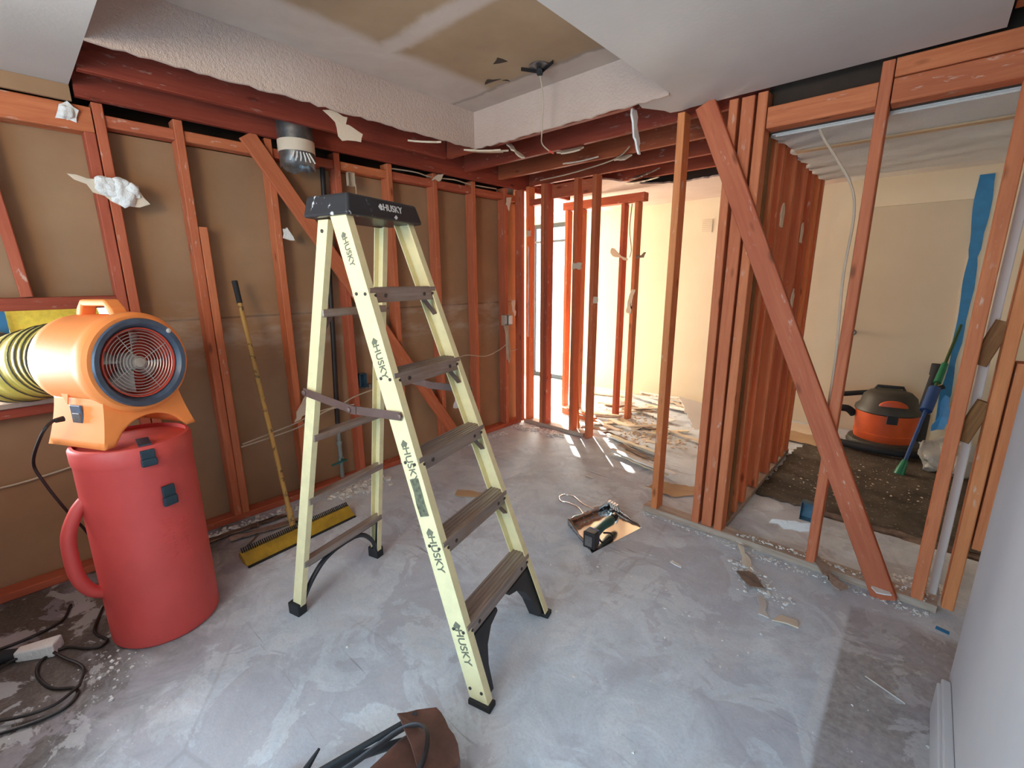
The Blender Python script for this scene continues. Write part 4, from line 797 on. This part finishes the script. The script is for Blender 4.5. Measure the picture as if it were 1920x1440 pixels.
# cordless tool lying on the dustpan
tl = thing('cordless_tool', 'teal and black cordless tool with a big battery, lying on the metal dustpan', 'power tool', (-1.235, 2.10, .0045), math.radians(93))
MB().box((-.085, 0, .052), (.055, .075, .100)).build('battery', 'black', tl, bevel=.008); MB().box((-.052, 0, .055), (.018, .07, .09)).build('battery_rail', 'blue_dark', tl, bevel=.004)
bt = MB().box((-.1135, 0, .05), (.002, .045, .062)).build('battery_label', 'steel', tl)
b = MB(); b.loft([[V(x, ry*math.cos(a), zc+rz_*math.sin(a)) for a in (k*2*PI/16 for k in range(16))] for x, ry, rz_, zc in ((-.045, .030, .036, .062), (-.01, .026, .030, .066), (.05, .024, .026, .070), (.11, .028, .030, .066), (.15, .030, .032, .062), (.165, .024, .026, .062))]); b.build('body', 'teal', tl, True)
MB().tube([V(.16, 0, .062), V(.20, 0, .060), V(.23, 0, .058)], [.022, .024, .016], 14).build('nose', 'rubber', tl, True); MB().tube([V(.18, .0, .085), V(.205, .0, .084)], .008, 10).build('lamp', 'chrome', tl, True)
b = MB(); b.tube(curve_pts([V(-.02, -.01, .032), V(-.015, -.045, .008), V(.06, -.06, .008), (.10, -.03, .010), V(.05, -.01, .03)], 5), .0055, 8); b.build('belt_hook', 'rubber', tl, True)
# ------------------------------------------------------------------ leather tool belt in the foreground
tb = thing('tool_belt', 'brown leather tool belt with pouches and black straps, at the bottom edge of the photo', 'tool belt', (-.925, .552, 0))
def pouch(name, c, d, mat, rings, seed):
    """leather bag lying on the floor, its mouth open along d"""
    d = Vector(d).normalized(); r = V(-d.y, d.x, 0); n = 30; out = []
    for s, w, h, z in rings:
        ring = []
        for k in range(n):
            a = k*2*PI/n; ca, sa = math.cos(a), math.sin(a); q = (abs(ca)**3.2+abs(sa)**3.2)**(-1/3.2); k2 = 1+.09*noise.noise(V(ca*1.6, sa*1.6+s*6, seed))
            p = Vector(c)+d*(s+.02*noise.noise(V(ca*2, sa*2, seed+7)))+r*(ca*q*w*k2); ring.append(V(p.x, p.y, max(.003, z+sa*q*h*k2)))
        out.append(ring)
    return MB().loft(out[::1], cap=False).build(name, mat, tb, True, sol=.006, sub=1)
dd = V(.30, -.95, 0)
pouch('pouch', (-.025, .14, 0), dd, 'leather', ((.0, .01, .01, .05), (.004, .085, .045, .055), (.06, .105, .062, .066), (.14, .108, .068, .072), (.215, .122, .078, .082)), 1)
pouch('pouch', (.125, .105, 0), V(.12, -1, 0), 'leather', ((.0, .01, .01, .04), (.004, .045, .04, .045), (.06, .052, .055, .058), (.13, .050, .06, .062), (.18, .06, .066, .068)), 4)
pouch('inner_pocket', (.0, .06, 0), dd, 'dark_leather', ((.0, .01, .01, .05), (.006, .07, .04, .05), (.08, .082, .045, .055), (.16, .088, .05, .058)), 9)
f = scrap('flap', [(-.115, -.06), (.11, -.065), (.12, .05), (.07, .07), (-.08, .06)], .006, 'leather', TR((-.022, .095, .142), math.radians(-17), math.radians(-10)), None, None, curl=-.16, torn=.003); f.parent = tb
f = scrap('flap', [(-.05, -.04), (.05, -.045), (.055, .04), (-.04, .05)], .005, 'leather', TR((.135, .03, .125), math.radians(-10), math.radians(-20), math.radians(18)), None, None, curl=-.25, torn=.003); f.parent = tb
MB().tube(curve_pts([V(-.235, -.21, .015), V(-.165, -.08, .07), V(-.09, .05, .145), V(-.02, .085, .172), V(.045, .03, .165), V(.062, -.07, .12), V(.065, -.17, .04)], 8), .012, 10, flat=.4).build('strap', 'dark_leather', tb, True)
MB().tube(curve_pts([V(-.27, -.20, .014), V(-.20, -.07, .045), V(-.14, .04, .05), V(-.11, .10, .04)], 8), .018, 10, flat=.4).build('strap', 'dark_leather', tb, True)
MB().tube([V(-.24, -.17, .05), V(-.165, -.03, .10), V(-.115, .085, .125), V(-.105, .115, .132)], [.009, .009, .010, .013], 10).build('tool_handle', 'rubber', tb, True)
MB().tube([V(-.25, -.26, .02), V(-.275, -.175, .05), V(-.283, -.13, .075)], [.011, .010, .004], 8).build('tool_handle', 'rubber', tb, True)
MB().tube(curve_pts([V(-.08, -.17, .05), V(.0, -.12, .085), V(.06, -.10, .10), V(.09, -.16, .06)], 6), .009, 8, flat=.5).build('strap', 'blue_dark', tb, True)
MB().tube(curve_pts([V(-.12, -.15, .05), V(-.07, -.05, .10), V(-.01, -.10, .11), V(-.02, -.2, .06)], 6), .013, 8, flat=.5).build('strap', 'dark_leather', tb, True)
MB().blob((-.30, -.235, .02), .035, .4, 6, 3, (1.3, 1, .7)).build('glove_tip', 'dark_leather', tb, True)
# ------------------------------------------------------------------ things in the room on the right
vx = thing('shop_vacuum', 'orange and black shop vacuum by the door of the room on the right', 'vacuum', (-.13, 5.14, .012), math.radians(-78))
MB().lathe([(0, .03), (.20, .03), (.215, .05), (.222, .12), (.224, .14), (.218, .145), (.228, .30), (.230, .33), (.0, .33)], 48).build('drum', 'vac_orange', vx, True)
MB().lathe([(.20, .002), (.262, .002), (.268, .03), (.255, .065), (.222, .08), (.20, .05)], 48).build('base_ring', 'vac_dark', vx, True)
MB().lathe([(.232, .325), (.24, .335), (.236, .36), (.205, .39), (.19, .46), (.15, .50), (.10, .515), (0, .52)], 48).build('lid', 'vac_dark', vx, True)
b = MB(); b.loft([[V(.19+.012*k, math.sin(a)*.10*s, .405+.055*math.cos(a)*s) for a in (i*PI/14-PI/2 for i in range(15))] for k, s in ((0, 1), (.6, .96), (1.2, .8))]); b.build('lid_badge', 'vac_orange', vx, True)
MB().box((.236, 0, .30), (.02, .075, .075)).build('latch', 'black', vx, bevel=.004); MB().box((.0, .236, .30), (.06, .02, .07)).build('latch', 'black', vx, bevel=.004)
MB().tube([V(-.05, -.11, .49), V(-.05, -.09, .535), V(-.05, .09, .535), V(-.05, .11, .49)], .014, 10).build('handle', 'black', vx, True)
hz = curve_pts([V(-.02, -.235, .26), V(.0, -.30, .31), V(.02, -.42, .28), V(.10, -.48, .14), V(.18, -.40, .055), V(.27, -.24, .045), V(.325, -.05, .045), V(.32, .12, .045), V(.25, .27, .045)], 14)
MB().tube(hz, [.030+(.003 if i % 2 else 0) for i in range(len(hz))], 14).build('hose', 'rubber', vx, True)
MB().tube([V(-.12, -.12, .46), V(-.13, -.30, .42), V(-.135, -.42, .40)], [.022, .024, .024], 12).build('wand_stub', 'rubber', vx, True)
wd = thing('vacuum_wand', 'black vacuum wand standing upright right of the orange vacuum', 'wand', (.112, 5.405, .0125))
MB().tube([V(-.03, 0, .01), V(.0, .01, .35), V(.03, .03, .66)], [.035, .04, .036], 14).build('tube', 'rubber', wd, True); MB().tube([V(.03, .03, .64), V(.035, .032, .74)], [.045, .047], 14).build('cuff', 'rubber', wd, True); MB().tube([V(.0, .0, .50), V(.10, .02, .55)], [.022, .02], 10).build('side_knob', 'black', wd, True); MB().box((-.0, .0, .16), (.10, .09, .26)).build('crevice_head', 'vac_dark', wd, bevel=.01)
ml = thing('broom_pole', 'blue and green pole with a green tip, leaning on the wall over the clear bag', 'pole', (.037, 4.473, 0))
p0, p1 = V(.006, .02, .085), V(.235-.037, 5.47-4.473, 1.10); pm = p0.lerp(p1, .48)
MB().tube([p0, pm], .013, 12).build('lower_pole', 'blue_dark', ml, True); MB().tube([pm, p1], [.013, .010], 12).build('upper_pole', 'green_dark', ml, True)
MB().tube([V(-.012, -.02, .004), V(-.004, -.005, .05), p0+(p1-p0)*.02], [.036, .030, .020], 16).build('tip', 'green', ml, True); MB().tube([p0+(p1-p0)*.56, p0+(p1-p0)*.70], [.026, .022], 14).build('sleeve', 'green', ml, True)
MB().tube([p0+(p1-p0)*.36, p0+(p1-p0)*.52], [.040, .040], 14).build('sleeve', 'blue_dark', ml, True)
bg = thing('trash_bag', 'rumpled clear plastic bag on the dark floor, right of the green-tipped pole', 'bag', (.30, 4.70, .012))
b = MB().blob((0, 0, .125), .19, .5, 11, 4, (.95, .9, .68))
for v in b.b.verts:
    v.co += V(1, 1, 1)*.012*noise.noise(v.co*26); v.co.z = max(.001, v.co.z)
b.build('bag_body', 'bag', bg, True)
scrap('blue_sheet', [(-.045, -.13), (.03, -.10), (.045, .0), (.03, .15), (.0, .17), (-.015, .03)], .003, 'blue', Matrix(((1, 0, 0, .21), (0, .25, -1, 4.90), (0, 1, .25, .41), (0, 0, 0, 1))), 'blue plastic sheet hanging over the clear bag', 'sheet', curl=.25)
poly = []
zs = [2.31-i*.065 for i in range(33)]
wd_ = lambda z: .030+.016*noise.noise(V(z*3.1, 0, 4))+(.014 if z > 1.7 else 0)-(.006 if z < .9 else 0)
lf = [(.215-wd_(z)+.02*math.sin(z*1.7), z) for z in zs]; rt = [(.215+wd_(z)*1.1+.02*math.sin(z*1.7)+.008*noise.noise(V(z*7, 3, 0)), z) for z in zs]
tag(sheet('tape_strip', lf+rt[::-1], .003, 'tape', Matrix.Translation((0, 5.494, 0)) @ mX), 'long wavy strip of blue tape down the cream wall', 'tape')
for (x, y, rz, s, lb, mt) in ((-.78, 5.20, .12, .9, 'tan cardboard sheet on the floor left of the vacuum', 'paper'), (-.66, 4.88, -.15, .72, 'second tan sheet, poking out under the vacuum hose', 'cardboard')):
    free_scrap('cardboard_sheet', lb, (x, y, .013 if s == .9 else .014), [(-.30*s, -.22*s), (.28*s, -.20*s), (.30*s, .18*s), (-.26*s, .2*s)], rz, 0, 0, mt, .004, .02, 'cardboard')
p = ragged([((-.715, 3.36), (.60, 3.36), 1), ((.60, 3.36), (2.4, 3.4), 0), ((2.4, 3.4), (2.4, 5.2), 0), ((2.4, 5.2), (-.60, 5.02), 1), ((-.60, 5.02), (-.70, 4.42), 1), ((-.70, 4.42), (-.715, 3.36), 1)], .02)
tag(sheet('floor_covering', p, .011, 'dark_floor', Matrix.Translation((0, 0, .0005))), 'dark glue-stained floor covering in the room on the right', 'floor covering')
free_scrap('covering_edge', 'curled up dark edge strip along the near side of the dark floor', (.12, 3.33, .006), [(-.50, -.03), (.6, -.035), (.6, .02), (-.5, .025)], -.01, .35, 0, 'chip_dark', .006, .0, 'edge strip')
o = outlet_box('outlet_box', 'blue-grey outlet box at the foot of the stud crossed by the wide board', 2.655, .30, .055, .10, .05, 'blue_steel', 0); o.location = (-.318, 2.662, .29); o.rotation_euler = (0, 0, -PI/2)
free_scrap('drywall_scrap', 'white torn scrap sticking out below the blue-grey outlet box', (-.335, 2.645, .195), [(-.14, -.03), (-.03, -.02), (.05, .0), (.055, .05), (.0, .03), (-.13, -.005)], .15, .6, .12, 'plaster', .010)
bw = free_scrap('drywall_offcut', 'big white drywall offcut lying tilted behind the bunched studs', (-1.66, 4.78, .055), [(-.30, .32), (.20, .30), (.32, -.36), (.05, -.30)], .12, .22, .12, 'white', .012, 0)
free_scrap('cardboard_sheet', 'brown curved cardboard piece on the floor between lone stud and bunched studs', (-1.16, 3.02, .006), [(-.20, -.09), (.02, -.10), (.22, .06), (.12, .13), (-.10, .09)], .25, 0, .04, 'cardboard', .004, .12, 'cardboard')
free_scrap('cardboard_scrap', 'small brown cardboard scrap on the floor seen through the lower ladder steps', (-2.24, 2.0, .005), [(-.09, -.05), (.10, -.04), (.09, .03), (.0, .05), (-.10, .03)], .5, 0, 0, 'cardboard', .004, .06, 'cardboard')
cable('crowbar', 'dark pry bar leaning among the back studs', [(-2.60, 3.80, 1.24), (-2.585, 3.80, 1.20), (-2.57, 3.78, 1.0), (-2.50, 3.72, .5), (-2.44, 3.68, .03)], .013, 'wood_rough')['category'] = 'bar'
# ------------------------------------------------------------------ rubble
G1 = 'loose strips of torn board in the hall'
proto = []
for i in range(6):
    L_ = .22+.10*i*.6; w = .022+.006*(i % 3); pts = [(-L_/2, -w), (0, -w*1.1), (L_/2, -w*.7), (L_/2, w*.6), (0, w), (-L_/2, w*.8)]
    o = scrap('torn_strip', pts, .010, ('paper', 'cream', 'chip_dark', 'paper', 'cream', 'plaster')[i], TR((-2.0+.1*i, 4.6, .02)), 'thin torn strip in the pile of rubble on the hall floor', 'strip', G1, .02); proto.append(o)
k = 0
for i in range(64):
    x = R.uniform(-3.0, -1.05); y = R.uniform(3.75, 5.40); far = (y-3.7)/1.7
    if x < -2.75 and y < 4.3: continue
    if x > -1.45 and y < 4.4: continue
    if -1.95 < x < -1.30 and 4.4 < y < 5.2: continue
    if any(abs(x-a) < .20 and abs(y-4.395) < .13 for a in (-2.425, -2.275, -2.93)): continue
    s = proto[k % 6]; o = s if k < 6 else s.copy()
    if k >= 6: C.objects.link(o)
    o.matrix_world = TR((x, y, .012+.016*(k % 4)), R.uniform(-.5, .5)+(PI if k % 2 else 0)+R.choice((0, 0, .9)), R.uniform(-.04, .04), R.uniform(-.03, .03)) @ Matrix.Diagonal((R.uniform(.7, 1.25), R.uniform(.8, 1.3), 1, 1)); k += 1
G2 = 'torn strips fanned out on the floor right of the back studs'
for i in range(9):
    s = proto[(2, 0, 4, 5, 0, 2, 4, 0, 5)[i]]; o = s.copy(); C.objects.link(o); t = i/8
    o.matrix_world = TR((-2.02+.50*t+R.uniform(-.08, .08), 3.72-.48*t+R.uniform(-.1, .16), .014+.012*(i % 3)), -.35+R.uniform(-.12, .12), 0, 0) @ Matrix.Diagonal((1.25, .8, 1, 1)); o['label'] = 'long torn strip fanned out on the floor between the back studs and the lone stud'; o['group'] = G2
def crumbs(name, label, pts, n, smin, smax, mat='crumb', flat=.55, z0=0.):
    """uncountable plaster crumbs scattered along a path (x, y, spread)"""
    b = MB()
    for i in range(n):
        t = R.random()*(len(pts)-1); a = int(t); f = t-a; p, q = pts[a], pts[min(a+1, len(pts)-1)]
        x = p[0]+(q[0]-p[0])*f+R.gauss(0, 1)*(p[2]+(q[2]-p[2])*f); y = p[1]+(q[1]-p[1])*f+R.gauss(0, 1)*(p[2]+(q[2]-p[2])*f)*.7
        r = smin+(smax-smin)*R.random()**2.5; m = Matrix.Rotation(R.random()*6.3, 3, 'Z') @ Matrix.Rotation(R.uniform(-.3, .3), 3, 'X')
        h = r*flat; q4 = [(-r*R.uniform(.5, 1), -r*R.uniform(.4, .9)), (r*R.uniform(.5, 1), -r*R.uniform(.4, .9)), (r*R.uniform(.4, 1), r*R.uniform(.4, .9)), (-r*R.uniform(.3, 1), r*R.uniform(.3, .9))]
        c = V(x, y, z0+h*.5+.001); b.hexa([c+m @ V(u, v, -h/2) for u, v in q4], [c+m @ V(u*.8, v*.8, h/2) for u, v in q4])
    o = b.build(name, mat); return tag(o, label, 'rubble', kind='stuff')
crumbs('plaster_crumbs', 'plaster crumbs at the foot of the wall between broom and ladder', [(-2.99, .55, .025), (-2.99, 1.1, .03)], 170, .003, .018)
crumbs('plaster_crumbs', 'plaster crumbs at the foot of the wall right of the ladder', [(-2.98, 2.0, .03), (-2.99, 2.6, .025), (-2.98, 3.2, .03)], 260, .003, .020)
crumbs('plaster_crumbs', 'heap of plaster rubble behind the left rear ladder leg', [(-2.97, 1.30, .03), (-2.92, 1.52, .055), (-2.93, 1.75, .04)], 330, .005, .030)
crumbs('plaster_crumbs', 'plaster crumbs in the far corner by the back studs', [(-3.0, 3.40, .05), (-2.75, 3.42, .06), (-2.5, 3.46, .04)], 260, .004, .022)
crumbs('plaster_crumbs', 'white crumbs along the bottom plate of the right partition', [(-1.2, 2.585, .014), (-.7, 2.58, .018), (-.45, 2.56, .03), (-.1, 2.57, .02), (.20, 2.57, .02)], 420, .0025, .010)
crumbs('plaster_crumbs', 'fan of white rubble on the floor in front of the right partition', [(-.55, 2.42, .03), (-.45, 2.33, .05), (-.34, 2.22, .05)], 190, .003, .016)
crumbs('plaster_crumbs', 'white crumbs lying on the right bottom plate', [(-.62, 2.65, .02), (-.3, 2.655, .02), (.21, 2.66, .02)], 150, .003, .012, z0=.041)
crumbs('plaster_crumbs', 'loose crumbs sprinkled over the open floor', [(-2.3, 1.3, .35), (-1.5, 1.9, .45), (-.7, 1.9, .35), (-.5, 1.3, .3)], 260, .0015, .008)
crumbs('plaster_crumbs', 'small bits strewn over the dark floor of the right room', [(-.55, 3.7, .07), (-.2, 4.4, .2), (.1, 3.9, .15)], 170, .002, .011, 'paper', .3, .0125)
crumbs('plaster_crumbs', 'fine rubble covering the hall floor', [(-2.7, 4.75, .18), (-2.3, 4.75, .16), (-2.05, 4.2, .12), (-1.6, 4.0, .16), (-2.0, 3.85, .1)], 700, .004, .024, 'paper', .4)
crumbs('plaster_crumbs', 'dusty crumbs near the cord coils', [(-2.25, .02, .07), (-2.12, .05, .06)], 60, .002, .010)
crumbs('plaster_crumbs', 'grey bits between the white crumbs and the right bottom plate, in the bedroom', [(.20, 2.75, .02), (.235, 2.9, .03), (.1, 2.8, .04)], 110, .004, .016, 'plaster')
for i, (x, y, z, pts, rz, mt, lb) in enumerate(((-.53, 2.47, .012, [(-.10, -.015), (.02, -.03), (.10, -.02), (.09, .01), (-.08, .012)], -.95, 'paper', 'curled brown paper strip sticking out of the right bottom plate'),
    (-.46, 2.30, .008, [(-.07, -.035), (.05, -.04), (.08, .02), (.0, .04), (-.06, .03)], -.7, 'chip_dark', 'pinkish brown scrap in the fan of white rubble'),
    (-.37, 2.13, .005, [(-.075, -.012), (.06, -.022), (.075, .02), (-.07, .012)], -1.2, 'white', 'pale flat drywall shard at the near end of the white rubble'),
    (-.27, 2.10, .005, [(-.05, -.025), (.05, -.03), (.05, .02), (-.01, .03)], .3, 'paper', 'square beige shard with a turned corner, right of the white rubble'),
    (-.19, 2.575, .047, [(-.15, -.03), (.16, -.02), (.15, .025), (-.14, .02)], -.95, 'plate', 'flat grey wood sliver lying across the right bottom plate'),
    (.03, 2.565, .05, [(-.03, -.03), (.03, -.035), (.035, .02), (-.02, .035)], .5, 'plaster', 'white plaster chunk left of the foot of the wide board'),
    (-.80, 2.18, .004, [(-.03, -.008), (.035, -.006), (.03, .008), (-.03, .010)], -.2, 'plaster', 'small white drywall sliver on the floor right of the dustpan'),
    (-1.75, 2.82, .004, [(-.04, -.006), (.04, -.004), (.04, .006), (-.04, .006)], .1, 'paper', 'pale sliver on the floor past the sun patches'),
    (-2.82, .85, .010, [(-.20, -.03), (.22, -.02), (.20, .03), (-.2, .025)], 1.35, 'plate', 'broken baseboard piece on the floor left of the broom'),
    (-2.93, .70, .010, [(-.28, -.02), (.30, -.02), (.28, .02), (-.3, .02)], 1.5, 'chip_dark', 'dark splintered strip at the foot of the wall by the broom'))):
    o = scrap('drywall_shard' if mt != 'plate' else 'wood_sliver', pts, .006, mt, TR((x, y, z), rz, 0, (.25 if i == 0 else 0)), lb, 'scrap', None, .05 if i in (0, 1) else .0)
cable('stick', 'thin dark stick on the floor between wall and brush', [(-2.72, .70, .006), (-2.80, .78, .007), (-2.93, .83, .012)], .006, 'chip_dark')['category'] = 'stick'
cable('white_wire', 'thin white wire lying on the bare floor at lower right', [(.03, 1.98, .004), (.08, 1.96, .004), (.15, 1.93, .004)], .0028, 'white')
tag(sheet('tape_strip', [(.265, 2.49), (.31, 2.48), (.312, 2.505), (.27, 2.515)], .002, 'tape', Matrix.Translation((-.035, 0, .001))), 'scrap of blue tape on the floor beside the near grey wall', 'tape')
